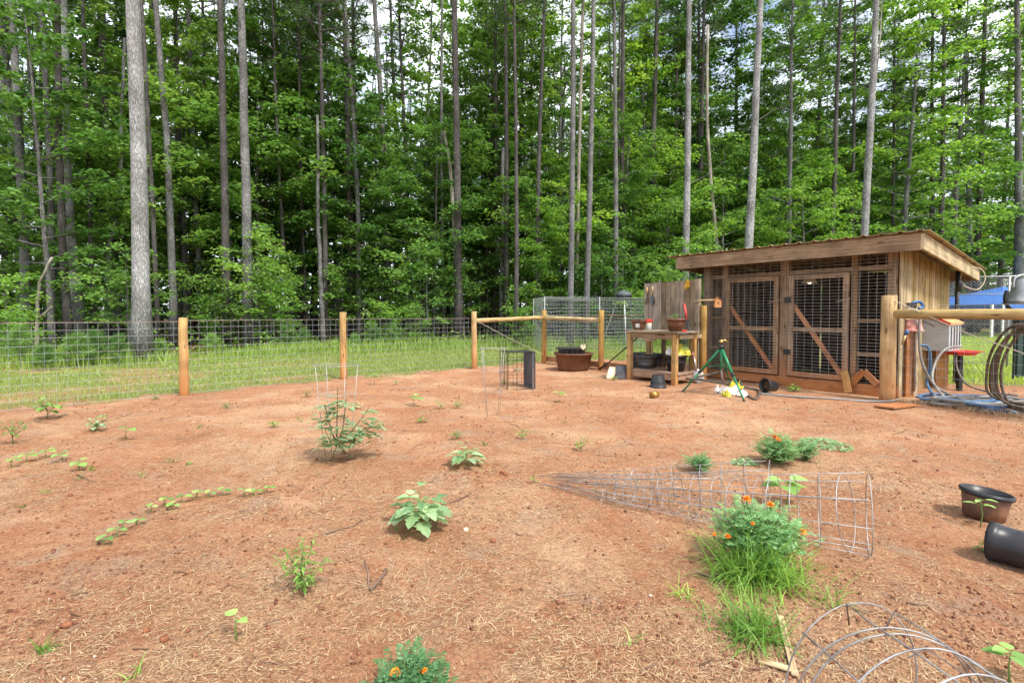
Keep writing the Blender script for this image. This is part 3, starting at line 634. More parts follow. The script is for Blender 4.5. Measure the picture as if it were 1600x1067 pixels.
def plant_tree(k, p, sc, rz, label, group=None, name=None, cat='tree'):
    e = KIND[k]
    if _kused[k]: e = copy_tree(e)
    _kused[k] = True
    e.location = (p[0], p[1], hz(p)-.05); e.rotation_euler = (random.uniform(-.04, .04), random.uniform(-.04, .04), rz); e.scale = (sc, sc, sc)
    e['label'] = label; e['category'] = cat
    if group: e['group'] = group
    if name: e.name = name
    return e
PLACED = [  # kind, base px, distance, scale, label
 (1, 20, 19.5, .95, 'leafy tree spreading pale layers at the far left end', 0), (2, 300, 18.5, 1.0, 'dense dark tree behind the first fence post', 0),
 (2, 410, 20.5, 1.1, 'full green tree right of the vine-darkened pine', 0), (3, 455, 21.5, 1.0, 'tall full tree left of the second fence post', 0),
 (3, 530, 23, .95, 'tall bright tree behind the second fence post', 0), (1, 590, 21.5, 1.0, 'leafy tree right of the straight brown pine', 0),
 (3, 660, 24, 1.05, 'tall spreading tree left of the curved whitish sapling', 0), (2, 760, 24, 1.1, 'leafy tree between whitish sapling and fence corner', 0),
 (4, 800, 26, .95, 'dark high-crowned tree behind the fence corner', 0), (0, 845, 20.5, .85, 'young pale-leaved tree left of the wire pen', 0),
 (1, 935, 24, 1.0, 'leafy tree directly behind the wire pen', 0), (3, 1010, 27, .95, 'leafy tree behind the plank screen', 0),
 (0, 1040, 23, 1.0, 'low pale-leaved tree left of the pale pine by the screen', 0), (1, 1130, 25, 1.0, 'mid-height tree above the left end of the shed', 0),
 (3, 1225, 27, 1.0, 'leafy tree above the shed between the pale pines', 0), (0, 1255, 22, 1.0, 'low leafy tree just over the middle of the roof', 0),
 (3, 1400, 26, 1.05, 'leafy tree above right half of the shed roof', 0), (3, 1480, 29, 1.2, 'big bright-leaved tree over the roof corner', 0),
 (3, 1560, 33, 1.25, 'big bright tree over the blue canopy', 0), (3, 1612, 31, 1.15, 'bright tree overhanging the right picture edge', 0),
 (1, 100, 21, 1.0, 'leafy tree behind the bowing pine', 0), (1, 180, 19, .9, 'tree with flat green layers left of the thick pale pine', 0),
 (5, 350, 23, 1.0, 'dark rounded tree left of the vine-darkened pine', 0), (5, -30, 22, 1.1, 'dark tree cut by the left picture edge', 0),
 (4, 1095, 29, 1.15, 'tall tree behind the pale pine by the plank screen', 0), (4, 1150, 32, 1.2, 'tall tree between the two pale pines by the shed', 0),
 (4, 1270, 31, 1.15, 'tall tree rising over the middle of the roof', 0), (3, 960, 27, 1.1, 'tall tree behind the brown pine over the feeder', 0), (4, 1350, 34, 1.2, 'tall tree behind the faint pine over the roof', 0),
 (5, 1330, 29, 1.0, 'dark-leaved tree behind the vine-hung pine', 0), (5, 700, 28, 1.1, 'dark-leaved tree behind the whitish sapling', 0)]
for k, px, Yd, sc, lab, _ in PLACED:
    p = AT(px, 510, Yd+2.2); plant_tree(k, p, sc*1.05, random.uniform(0, 6.28), lab, 'leafy trees along the edge of the woods', 'leafy_tree')
SHR = [(7, 668, 20.5, 1.0, 'bright low shrub beneath the middle trees by the fence'), (6, 595, 18.5, .7, 'small weedy bush behind the second fence bay'),
       (6, 640, 18.3, .65, 'low bush behind the wire, left of the whitish sapling'), (7, 940, 21.5, 1.0, 'pale leafy bush right behind the wire pen'),
       (6, 985, 20.5, .9, 'leafy bush right of the tub behind the rail fence'), (6, 905, 20.0, .8, 'bush behind the rail between two rail posts'),
       (6, 1000, 20.2, .8, 'leafy bush left of the plank screen'), (7, 1085, 19.5, 1.05, 'pale bush showing just above the plank screen'),
       (7, 440, 20.5, .9, 'low shrub between the first two fence posts'), (6, 12, 12.6, .55, 'yellow-green bush at the left end of the fence'),
       (6, 820, 18.0, .6, 'small bush behind the cornered rails'), (7, 330, 20.5, .8, 'dim shrub right of the thick pale pine'),
       (7, 60, 20, 1.0, 'dim shrub under the far left pines'), (7, 530, 21.5, .8, 'shrub in shade right behind second fence post')]
for k, px, Yd, sc, lab in SHR:
    p = AT(px, 520, Yd); plant_tree(k, p, sc, random.uniform(0, 6.28), lab, 'shrubs along the edge of the woods', 'shrub', 'shrub')
rd = random.Random(79); x = -30
while x < 32:                                       # low growth just inside the wood
    x += rd.uniform(.9, 2.0); y = float(np.interp(x, _ex, _ey))+rd.uniform(.8, 7)
    if abs(x)/y < 1.15: plant_tree(rd.choice((6, 7, 7)), (x, y, 0), rd.uniform(.7, 1.25), rd.uniform(0, 6.28), 'low shrub in the shade just inside the woods', 'low shrubs inside the woods', 'shrub', 'shrub')
rd = random.Random(77); cnt = 0
for layer, (d0, d1, step, kinds) in enumerate(((2, 4.5, 4.2, (0, 1, 7, 0)), (4.5, 9, 3.2, (2, 3, 5, 1)), (9, 15, 3.6, (3, 4, 3, 5, 2)), (15, 22, 4.4, (4, 3, 4, 2)), (22, 30, 5.0, (4, 3, 4)))):
    x = -44
    while x < 46:
        x += step*rd.uniform(.7, 1.5); y = float(np.interp(x, _ex, _ey))+rd.uniform(d0, d1)
        if abs(x)/y > 1.2: continue
        k = rd.choice(kinds); cnt += 1
        plant_tree(k, (x, y, 0), rd.uniform(.85, 1.15)*(1.22 if x > 7 else 1), rd.uniform(0, 6.28), 'leafy tree crowded among others deep in the woods', 'leafy trees deep in the woods', 'understory_tree')
rd = random.Random(78)
for i in range(64):
    x = rd.uniform(-42, 44); y = float(np.interp(x, _ex, _ey))+rd.uniform(4, 26)
    if abs(x)/y > 1.15: continue
    px = 800+x/y*FPX; pine(px, y, px+(px-800)*.03+rd.uniform(-12, 12), rd.uniform(.20, .36)*FPX/y, rd.choice(('barkdark', 'bark', 'barkdark')),
        'slim shaded pine deep in the crowded woods', group='slim pines deep in the woods', stubs=5, n=8)
# small pines growing through the fence
def young_pine(seed, H):
    rd = random.Random(seed); e = bpy.data.objects.new('young_pine', None); COL.objects.link(e); tb = MB(); C = []
    tb.tube([(0, 0, -.03), (.02, .01, H*.5), (0, 0, H*.95)], [.014, .010, .004], 5)
    for i in range(12):
        z = H*(.12+.85*i/12); L = (H-z)*.42+.08; az = i*2.4; tb.tube([(0, 0, z), (math.cos(az)*L, math.sin(az)*L, z+L*.55)], [.006, .003], 4, caps=False)
        for j in range(7): f = .25+.75*j/6; C.append((math.cos(az)*L*f, math.sin(az)*L*f, z+L*.55*f))
    C += [(0, 0, H*.95)]*3
    tb.build('trunk', M['bark'], e, True); v = needles(seed, np.array(C), .015, 30, .15, .007); mesh_np('crown', *v[:2], M['needleyoung'], v[2], parent=e, kind='stuff'); return e
YP = [young_pine(5, .95), young_pine(6, .7)]; used = [0, 0]
for i, (px, Yd, sc) in enumerate(((30, 11.6, 1.0), (120, 11.6, 1.1), (150, 12, .9), (70, 11.0, .8), (185, 12.2, .8), (330, 15.5, .9), (450, 17, 1.0), (250, 13.4, .8), (475, 17.4, .8), (585, 17.6, 1.1), (615, 17.8, .9), (555, 17.2, .8))):
    k = i % 2; e = YP[k] if not used[k] else copy_tree(YP[k]); used[k] = 1; p = AT(px, 540, Yd); e.location = (p.x, p.y, hz(p)); e.rotation_euler = (0, 0, i*1.3); e.scale = (sc,)*3
    tag(e, 'knee-high bushy young pine in the weeds behind the fence', 'tree', 'young pines behind the fence')
# the far side of the wood, one mass of leaves and stems
r = np.random.default_rng(91); N = 95000; x = r.uniform(-75, 78, N); y = np.interp(x, _ex, _ey)+r.uniform(30, 42, N); z = np.where(r.random(N) < .45, 5.5*r.random(N), 1.2+25*r.random(N)**.9)
cl = fbm(x*.35+50, z*.35+y*.2, 3); k = (cl > .46) | ((z < 5.5) & (cl > .22)); pos = np.stack([x, y, z], -1)[k]; n_ = len(pos)
lv = leafquads(pos, np.stack([r.normal(0, .6, n_), r.normal(0, .6, n_)-.3, np.ones(n_)], -1), r.normal(0, 1, (n_, 3)), .45+.3*r.random(n_), .35+.25*r.random(n_))
fw = mesh_np('distant_woods', *lv, M['leafC'], r.random(n_), kind='stuff'); tag(fw, 'far side of the woods seen between the trunks', 'woods')
r = np.random.default_rng(92); tb = MB()
for i in range(150):
    x = r.uniform(-62, 64); y = float(np.interp(x, _ex, _ey))+r.uniform(24, 44); tb.tube([(x, y, -.1), (x+r.normal(0, .3), y, 12), (x+r.normal(0, .6), y, 24)], [r.uniform(.09, .17), .09, .04], 6, caps=False)
o = tb.build('distant_trunks', M['barkdark'], None, True, 'stuff'); tag(o, 'mass of far thin trunks at the back of the woods', 'woods')
# leafy undergrowth on the forest floor
x, y = scatter(60000, -34, 34, 9, 44, lambda x, y, q: (edge_d(x, y) > -.6) & (edge_d(x, y) < 14) & (np.clip((fbm(x*.7+3, y*.7+9, 3)-.42)*5, 0, 1) > q) & (np.abs(x) < 1.2*y), 95)
r = np.random.default_rng(96); n_ = len(x); pos = np.stack([x, y, hgt(x, y)+.05+.55*r.random(n_)**1.5], -1)
lv = leafquads(pos, np.stack([r.normal(0, .5, n_), r.normal(0, .5, n_), np.ones(n_)], -1), r.normal(0, 1, (n_, 3)), .09+.08*r.random(n_), .07+.06*r.random(n_))
o = mesh_np('undergrowth', *lv, M['leafB'], r.random(n_), kind='stuff'); tag(o, 'low leafy undergrowth covering the floor of the woods', 'undergrowth')
# ------------------------------------------------------------------ fences
def PROJ(p):
    d = Vector(p)-Vector((0, 0, CAMH)); c, s = math.cos(PITCH), math.sin(PITCH); f = d.y*c-d.z*s; v = d.y*s+d.z*c
    return 800+FPX*d.x/f, 533.5+SHIFT*1600-FPX*v/f
def wire_grid(p0, p1, z0, z1, dx, dz, r=.0018, jit=.004, seed=1, n=4, sag=0.0):
    rd = random.Random(seed); b = MB(); p0 = Vector(p0); p1 = Vector(p1); L = (p1-p0).length; k = max(2, round(L/dx)); nz = max(1, round((z1-z0)/dz))
    side = (p1-p0).cross(Vector((0, 0, 1))).normalized()
    for i in range(k+1):
        q = p0.lerp(p1, i/k); o = side*rd.uniform(-jit, jit)*2; e = (p1-p0).normalized()*rd.uniform(-jit, jit)
        b.tube([q+Vector((0, 0, z0))+e, q+o+Vector((0, 0, (z0+z1)/2)), q+Vector((0, 0, z1))-e], r, n, caps=False)
    for j in range(nz+1):
        z = z0+(z1-z0)*j/nz; pts = [p0.lerp(p1, t/6)+Vector((0, 0, z-sag*math.sin(PI*t/6)+rd.uniform(-jit, jit)))+side*rd.uniform(-jit, jit)*2 for t in range(7)]
        b.tube(pts, r*1.15, n, caps=False)
    return b
def log(b, p0, p1, r0, r1, n=14, k=7, wob=.006, seed=0):
    rd = random.Random(seed); p0 = Vector(p0); p1 = Vector(p1); pts = []; rr = []
    for i in range(k+1):
        t = i/k; pts.append(p0.lerp(p1, t)+Vector((rd.uniform(-wob, wob), rd.uniform(-wob, wob), rd.uniform(-wob, wob)*.6))); rr.append((r0*(1-t)+r1*t)*rd.uniform(.98, 1.02))
    d = (p1-p0).normalized(); rr = [rr[0]*.9]+rr+[rr[-1]*.9]; pts = [pts[0]-d*.006]+pts+[pts[-1]+d*.006]
    b.tube(pts, rr, n); return b
fence = thing('garden_fence', 'wire mesh fence on round wooden posts along the far side of the garden', 'fence', FP[0])
PT = [497, 488, 487, 485, 485, 478]; tops = []
for i, (p, ty) in enumerate(zip(FP, PT)):
    px, _ = PROJ(p); zt = AT(px, ty, p.y).z; tops.append(zt)
    log(MB(), p+Vector((0, 0, -.1)), p+Vector((0, 0, zt)), .069, .062, seed=i).build('post', M['post'], fence, True)
log(MB(), F_END+Vector((0, 0, -.1)), F_END+Vector((0, 0, 1.22)), .07, .064, seed=9).build('post', M['post'], fence, True)
side = Vector((SW.x, SW.y, 0))
for i, (p0, p1) in enumerate(zip([F_END]+FP[:-1], FP)):
    d = (p1-p0); nr = d.cross(Vector((0, 0, 1))).normalized()*-.066
    wire_grid(p0+nr, p1+nr, .03, min(1.19, tops[i]-.03 if i else 1.17), .115, .105, .0018, seed=20+i).build('wire_mesh', M['wire'], fence)
    MB().tube([p0+nr*1.1+Vector((0, 0, (1.18 if i < 4 else 1.17))), p1+nr*1.1+Vector((0, 0, 1.18))], .0022, 4).build('top_strand', M['rust'], fence)
def rail_z(i, py): px, _ = PROJ(FP[i]); return FP[i]+Vector((0, 0, AT(px, py, FP[i].y).z))
for (i, y0, j, y1, sd) in ((2, 501.5, 3, 496, 1), (3, 496.5, 4, 500, 2)):
    a, c = rail_z(i, y0), rail_z(j, y1); d = (c-a).normalized(); o = Vector((d.y, -d.x, 0))*0
    log(MB(), a+d*.06+o, c-d*.06+o, .056, .05, seed=sd+40).build('rail', M['rail'], fence, True)
MB().tube([FP[2]+Vector((0, -.07, 1.16)), FP[2].lerp(FP[3], .5)+Vector((0, -.06, .66)), FP[3]+Vector((0, -.07, .2))], .005, 5).build('brace_wire', M['rope'], fence)
MB().tube([FP[3]+Vector((.02, .05, 1.2)), FP[3].lerp(FP[4], .5)+Vector((.05, .07, 1.14)), FP[4]+Vector((.05, .08, 1.26)), FP[4].lerp(FP[5], .4)+Vector((.1, .1, 1.25))], [.018, .02, .016, .012], 6).build('pole', M['stick'], fence, True)
MB().beam(FP[3]+Vector((.08, .1, .09)), FP[5]+Vector((.08, .1, .09)), .05, .14).build('ground_board', M['redwood'], fence)
# fence by the shed with the long rail
fr = thing('garden_fence', 'fence with thick post, long round rail and wire mesh right of the shed', 'fence', PR, None)
RD = (G(1600, 655)-PR).normalized(); RE = PR+RD*3.2; zt = AT(1386, 462, PR.y).z
log(MB(), PR+Vector((0, 0, -.1)), PR+Vector((0, 0, zt)), .10, .096, 18, seed=60).build('post', M['post'], fr, True)
log(MB(), RE+Vector((0, 0, -.1)), RE+Vector((0, 0, zt)), .10, .094, 18, seed=61).build('post', M['post'], fr, True)
_rn = Vector((-RD.y, RD.x, 0)); _rn = _rn if _rn.y > 0 else -_rn
zr = AT(1392, 491, PR.y).z; log(MB(), PR+RD*.06+Vector((0, 0, zr)), RE+Vector((0, 0, zr+.0)), .066, .072, 16, seed=62).build('rail', M['rail'], fr, True)
wire_grid(PR+_rn*.11+RD*.05, RE+_rn*.11, .02, 1.42, .10, .125, .0018, seed=63).build('wire_mesh', M['wire'], fr)
MB().tube([PR+Vector((-.10, -.03, zt-.06)), PR+Vector((.02, -.11, zt-.09)), PR+RD*.9-_rn*.07+Vector((0, 0, 1.05)), PR+RD*1.9-_rn*.03+Vector((0, 0, .62)), PR+RD*3.0+Vector((0, 0, .15))], .007, 6).build('brace_rope', M['rope'], fr, True)
# dead grass caught along the foot of the wire
x = []; rr_ = np.random.default_rng(64); t = rr_.random(2600)*3.1+.12; off = rr_.normal(.08, .07, 2600)
bx = PR.x+RD.x*t+_rn.x*off; by = PR.y+RD.y*t+_rn.y*off; gl = blades(bx, by, .03+.09*rr_.random(2600), .005, 65, 1.3)
o = mesh_np('dead_grass', *gl[:2], M['straw'], gl[2], kind='stuff'); tag(o, 'dry dead grass along the foot of the wire by the hoses', 'grass')
# ------------------------------------------------------------------ the shed
coop = thing('chicken_coop', 'weathered wooden animal shed with wire doors and sloping metal roof', 'shed', SA)
def A(px, py=520, b=0): return FA(px, py, b)[0]
Z_HEAD = (FA(1108, 436)[1]+FA(1385, 415)[1])/2
zd = FA(1280, 428)[1]; zb = .20
bf = -.42
aR, zR = FA(1453, 358.5, bf-.07); aL = A(1045, 408, bf-.07)
lo, hi = 2.0, 7.0
for _ in range(40):                                  # how far back the roof's right edge runs
    mid = (lo+hi)/2
    if PROJ(S(aR, mid, 2.1))[0] < 1552: lo = mid
    else: hi = mid
bRear = min(lo, 4.2); zRear = AT(1552, 421, S(aR, bRear, 0).y).z
lo, hi = .5, 6.0
for _ in range(40):
    mid = (lo+hi)/2
    if PROJ(S(0, mid, 1.5))[0] < 1481: lo = mid
    else: hi = mid
bWall = lo
def zroof(b): return zR+(zRear-zR)*(b-(bf-.07))/(bRear-(bf-.07))

def sbeam(name, p0, p1, w, t, m='frame', up=None, parent=None):
    return MB().beam(p0, p1, w, t, up or tuple(SW)).build(name, M[m], parent or coop)
zh = zroof(0)-.12
for px0, px1, nm in ((1099, 1109, 'corner_post'), (1129, 1136, 'stud'), (1218, 1231, 'centre_post'), (1329.5, 1338, 'stud'), (1385, 1401, 'corner_post')):
    a0, a1 = A(px0), A(px1); c = (a0+a1)/2; sbeam(nm, S(c, .045, -.05), S(c, .045, zh), abs(a0-a1), .09)
aP = [A(p) for p in (1109, 1129, 1136, 1218, 1231, 1329.5, 1338, 1385)]
for i in (0, 2, 4, 6): sbeam('header', S(aP[i], .04, Z_HEAD), S(aP[i+1], .04, Z_HEAD), .05, .07, up=(0, 0, 1))
sbeam('top_plate', S(-.02, .03, zh+.02), S(SL+.02, .03, zh+.02), .09, .10, up=(0, 0, 1))
for z_, (i, j) in ((FA(1360, 501)[1], (6, 7)), (FA(1360, 554)[1], (6, 7)), (FA(1120, 497)[1], (0, 1)), (FA(1120, 543)[1], (0, 1))):
    sbeam('cross_rail', S(aP[i], .05, z_), S(aP[j], .05, z_), .04, .055, up=(0, 0, 1))
sbeam('sill_board', S(-.02, -.02, .10), S(SL+.05, -.02, .10), .04, .15, 'redwood', (0, 0, 1))
sbeam('sill_board', S(aP[5], -.065, .05), S(aP[4]+.05, -.065, .06), .04, .12, 'redwood', (0, 0, 1))
# wire on the fixed bays and over the doors
fw_ = lambda a0, a1, z0, z1, sd, parent: wire_grid(S(a0, -.012, 0), S(a1, -.012, 0), z0, z1, .115, .053, .0020, .004, sd).build('wire_mesh', M['coopwire'], parent)
fw_(aP[0]+.06, aP[2], .2, zh, 71, coop); fw_(aP[5], aP[7]-.1, .2, zh, 72, coop); fw_(aP[2], aP[5], Z_HEAD-.02, zh, 73, coop)
# doors
for a0, a1, px_top, hinge, sd in ((A(1135), A(1217.5), 431, 1, 74), (A(1233), A(1327), 428, 0, 75)):
    w = .085; t = .04; bb = -.035; d = MB()
    d.beam(S(a0-w/2, bb, zb), S(a0-w/2, bb, zd), w, t, SW); d.beam(S(a1+w/2, bb, zb), S(a1+w/2, bb, zd), w, t, SW)
    zm = FA(1270, 515)[1]
    for z_, hh in ((zb+w/2, w), (zd-w/2, w), (zm, .075)): d.beam(S(a0-w, bb-.003, z_), S(a1+w, bb-.003, z_), t, hh, (0, 0, 1))
    door = d.build('door', M['frame'], coop)
    sbeam('brace', S(a0-w*.8, bb+.034, zm+.42), S(a1+w, bb+.034, zb+.06), .075, .022, 'redwood', tuple(SW), door)
    wire_grid(S(a0-.02, bb-.026, 0), S(a1+.02, bb-.026, 0), zb+.02, zd-.02, .118, .053, .0020, .006, sd).build('wire_mesh', M['coopwire'], door)
    if hinge == 0:
        for z_ in (zb+.42, zm+.52): MB().box(S(a0+.01, bb-.03, z_), (.11, .02, .095), Matrix.Rotation(math.atan2(SU.y, SU.x), 3, 'Z')).build('hinge', M['blackmetal'], door)
    MB().tube([S(a1+.03, bb-.03, zm+.5), S(a1+.16, bb-.07, zm+.47), S(a1-.05, bb-.06, zm+.53)], .006, 5).build('latch', M['steel'], door)
# side walls, back wall, inner partition: every plank its own
k = int(bWall/.145)
for i in range(k):
    b0 = .005+i*bWall/k; b1 = (i+1)*bWall/k-.006; zt_ = zroof((b0+b1)/2)-.09
    MB().beam(S(-.012+random.uniform(-.004, .004), (b0+b1)/2, -.02), S(-.012+random.uniform(-.004, .004), (b0+b1)/2, zt_), b1-b0, .022, tuple(SU)).build('side_plank', M['sideplank'], coop)
    MB().beam(S(SL+.012, (b0+b1)/2, -.02), S(SL+.012, (b0+b1)/2, zt_), b1-b0, .022, tuple(SU)).build('side_plank', M['plank'], coop)
kb = 22
for i in range(kb):
    a = (i+.5)*SL/kb
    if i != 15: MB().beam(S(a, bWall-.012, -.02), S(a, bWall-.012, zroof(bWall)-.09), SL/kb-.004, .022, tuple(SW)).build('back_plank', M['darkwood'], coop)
for i in range(15):
    a = .3+i*.17
    if i in (4, 9): continue
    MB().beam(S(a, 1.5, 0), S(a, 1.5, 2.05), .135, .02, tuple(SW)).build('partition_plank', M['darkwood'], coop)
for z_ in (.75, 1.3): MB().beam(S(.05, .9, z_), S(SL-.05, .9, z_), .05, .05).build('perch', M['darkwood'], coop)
# roof: ribbed sheet, fascias, purlins
rb = MB(); prof = []; a = aR; wv = .225; aa = aR
while aa < aL:
    for da, dz in ((0, 0), (.075, 0), (.1, .022), (.125, .022), (.15, 0)): prof.append((aa+da, dz))
    aa += wv
vs = []; b0r, b1r = bf-.07, bRear
for th in (0, -.005):
    for (a_, dz) in prof:
        vs += [S(a_, b0r, zroof(b0r)+dz+th), S(a_, b1r, zroof(b1r)+dz+th)]
m_ = len(prof); fs = []
for i in range(m_-1):
    q = 2*i; fs += [(q, q+1, q+3, q+2), (2*m_+q, 2*m_+q+2, 2*m_+q+3, 2*m_+q+1), (q, q+2, 2*m_+q+2, 2*m_+q), (q+1, 2*m_+q+1, 2*m_+q+3, q+3)]
fs += [(0, 2*m_, 2*m_+1, 1), (2*m_-2, 2*m_-1, 4*m_-1, 4*m_-2)]
rb.add(vs, fs); roof = rb.build('roof', M['roofmetal'], coop)
aFr = A(1439, 380, bf); aFl = A(1060, 420, bf); zf = zroof(bf)
sbeam('fascia', S(aFr, bf, zf-.145), S(aFl, bf, zf-.145), .04, .24, 'frame', (0, 0, 1))
sbeam('side_fascia', S(aFr-.021, bf-.02, zf-.145), S(aFr-.021, bRear-.3, zroof(bRear-.3)-.145), .04, .22, 'sideplank', (0, 0, 1))
sbeam('side_fascia', S(aFl+.021, bf-.02, zf-.145), S(aFl+.021, bRear-.3, zroof(bRear-.3)-.145), .04, .22, 'frame', (0, 0, 1))
for i in range(6):
    bb = bf+.06+i*(bRear-.15-bf)/5; sbeam('purlin', S(aR+.03, bb, zroof(bb)-.018), S(aL-.03, bb, zroof(bb)-.018), .07, .030, 'frame', (0, 0, 1))
for a_ in np.linspace(aFr+.35, aFl-.35, 6): sbeam('rafter', S(a_, bf+.02, zroof(bf)-.10), S(a_, bRear-.3, zroof(bRear-.3)-.10), .04, .12, 'frame', (0, 0, 1))
sbeam('rear_beam', S(aFr, bWall+.25, zroof(bWall+.25)-.19), S(aFl, bWall+.25, zroof(bWall+.25)-.19), .05, .2, 'frame', (0, 0, 1))
# little peaked opening low in the right bay
q = lambda px, py: S(*(lambda r: (r[0], -.055, r[1]))(FA(px, py, -.055)))
ap = q(1349.5, 580)
sbeam('gable_board', q(1330, 600), ap, .035, .095, 'redwood', (0, 0, 1)); sbeam('gable_board', ap+SW*.002, q(1371, 601), .035, .095, 'redwood', (0, 0, 1))
sbeam('gable_sill', q(1321, 616.5), q(1372, 619), .04, .10, 'redwood', (0, 0, 1))
bd = MB().beam(S(A(1331, 612), -.16, .03), S(A(1322, 580), -.09, .36), .10, .022, tuple(SW)).build('leaning_board', M['benchleg']); tag(bd, 'short board leaning by the little peaked opening', 'board')
# hanging lamp inside, seen through the right door
lp = S(FA(1265, 440, .7)[0], .7, FA(1265, 440, .7)[1]); lamp = thing('hanging_lamp', 'lit shade lamp hanging inside behind the right wire door', 'lamp', lp)
MB().lathe([(.02, .09), (.05, .085), (.10, .03), (.135, -.03), (.13, -.03), (.09, .02), (.03, .07)], 20, Matrix.Translation(lp)).build('shade', M['enamel'], lamp, True)
me_, n_e2, l_e2, b_e2 = mat('lit_bulb'); b_e2.inputs['Emission Color'].default_value = (1, .82, .55, 1); b_e2.inputs['Emission Strength'].default_value = 2.0
MB().lathe([(.0, -.045), (.03, -.03), (.036, 0), (.02, .04), (.012, .06), (0, .061)], 12, Matrix.Translation(lp)).build('bulb', me_, lamp, True)
MB().tube([lp+Vector((0, 0, .09)), lp+Vector((0, 0, .45))], .006, 5).build('cord', M['blackmetal'], lamp)
# ------------------------------------------------------------------ bench, screen and what stands on them
T = Matrix.Translation
def RZ(a): return Matrix.Rotation(a, 4, 'Z')
def spline(pts, k=6):
    pts = [Vector(p) for p in pts]; out = []
    for i in range(len(pts)-1):
        p0 = pts[max(i-1, 0)]; p1 = pts[i]; p2 = pts[i+1]; p3 = pts[min(i+2, len(pts)-1)]
        for j in range(k):
            t = j/k; out.append(.5*((2*p1)+(p2-p0)*t+(2*p0-5*p1+4*p2-p3)*t*t+(3*p1-p0-3*p2+p3)*t**3))
    return out+[pts[-1]]
B0 = G(984, 593.5); B1 = G(1054, 602.6); BU = (B1-B0); BL = BU.length; BU.normalize(); BW = Vector((-BU.y, BU.x, 0))
if BW.y < 0: BW = -BW
def BP(a, b, z): return B0+BU*a+BW*b+Vector((0, 0, z))
bench = thing('potting_bench', 'rough wooden potting bench with lower shelf left of the shed', 'bench', B0)
ZT = AT(984, 517, B0.y).z
for a, b in ((0, 0), (BL, 0), (0, .62), (BL, .62)): MB().beam(BP(a, b, -.03), BP(a, b, ZT-.03), .085, .085, tuple(BW)).build('leg', M['benchleg'], bench)
for i in range(4): MB().beam(BP(-.07, -.01+i*.19, ZT), BP(BL+.12, -.01+i*.19, ZT), .18, .028).build('top_board', M['plank'], bench)
MB().beam(BP(.05, -.02, ZT-.075), BP(BL-.05, -.02, ZT-.075), .03, .11).build('apron', M['frame'], bench)
MB().beam(BP(.35, -.045, ZT-.10), BP(.62, -.045, ZT-.10), .02, .14).build('apron_patch', M['frame'], bench)
MB().beam(BP(BL+.02, .1, ZT-.09), BP(BL+.02, .85, ZT-.09), .03, .07).build('side_rail', M['newboard'], bench)
for i in range(4): MB().beam(BP(-.03, .09+i*.17, .205), BP(BL+.06, .09+i*.17, .205), .16, .03).build('shelf_board', M['plank'], bench)
MB().beam(BP(.05, .03, .135), BP(BL-.05, .03, .135), .035, .10).build('shelf_beam', M['plank'], bench)
MB().beam(BP(BL+.02, .06, .14), BP(BL+.02, .7, .14), .035, .09).build('shelf_beam', M['plank'], bench)
screen = thing('plank_screen', 'grey weathered plank screen standing behind the potting bench', 'screen', BP(.4, .80, 0))
def SP(px, py): h = HIT(px, py, BP(0, .80, 0), BW); return (h-B0).dot(BU), h.z
sa0, sz0 = SP(1007.5, 443); sa1, sz1 = SP(1086, 437.5); NPL = 11
for i in range(NPL):
    w = (sa1-sa0)/NPL; a = sa0+w*(i+.5); zt_ = sz0+(sz1-sz0)*(i+.5)/NPL+random.uniform(-.012, .012); z0_ = .02 if i % 3 == 1 or i == NPL-1 else ZT-.05+random.uniform(-.03, .03)
    MB().beam(BP(a, .80+random.uniform(-.006, .006), z0_), BP(a+random.uniform(-.004, .004), .80+random.uniform(-.006, .006), zt_), w-.008, .022, tuple(BW)).build('plank', M['plank'], screen)
MB().beam(BP(sa1+.03, .85, 0), BP(sa1+.03, .85, sz1+.02), .09, .09, tuple(BW)).build('post', M['plank'], screen)
for z_ in (1.15, 1.75): MB().beam(BP(sa0, .84, z_), BP(sa1, .84, z_), .035, .085).build('back_rail', M['plank'], screen)
# tools hung on the screen
def on_screen(px, py, off=.02): a, z = SP(px, py); return BP(a, .78-off, z)
t0 = on_screen(1021.5, 448); tr = thing('hand_trowel', 'hand trowel with pale wooden handle hung on plank screen', 'trowel', t0)
MB().tube([t0, t0+Vector((0, 0, -.05)), t0+Vector((0, 0, -.145))], [.016, .019, .014], 8).build('handle', M['newboard'], tr, True)
MB().tube([t0+Vector((0, 0, -.14)), t0+Vector((0, 0, -.2))], .007, 6).build('shaft', M['blackmetal'], tr)
b_ = MB(); pr = [(.03, -.19), (.042, -.23), (.044, -.29), (.034, -.35), (.004, -.40)]; vs = []
for w_, z_ in pr:
    for s_ in (-1, -.5, 0, .5, 1): vs.append(t0+BU*w_*s_+BW*(.014*(1-s_*s_)-.012)+Vector((0, 0, z_)))
nv = len(vs); vs += [v-BW*.004 for v in vs]; fs = []
for i in range(4):
    for j in range(4): q_ = i*5+j; fs += [(q_, q_+1, q_+6, q_+5), (nv+q_, nv+q_+5, nv+q_+6, nv+q_+1)]
b_.add(vs, fs).build('blade', M['darkblade'], tr, True)
t0 = on_screen(1013, 449); cu = thing('hand_cultivator', 'three-pronged hand cultivator hung left of the trowel', 'cultivator', t0)
MB().tube([t0, t0+Vector((0, 0, -.05)), t0+Vector((0, 0, -.13))], [.015, .018, .013], 8).build('handle', M['benchleg'], cu, True)
MB().tube([t0+Vector((0, 0, -.12)), t0+Vector((0, 0, -.22))], .007, 6).build('shaft', M['blackmetal'], cu)
for s_ in (-1, 0, 1): MB().tube(spline([t0+Vector((0, 0, -.22)), t0+BU*s_*.035+Vector((0, 0, -.27)), t0+BU*s_*.045-BW*.03+Vector((0, 0, -.33)), t0+BU*s_*.045-BW*.055+Vector((0, 0, -.30))], 4), .005, 5).build('prong', M['blackmetal'], cu, True)
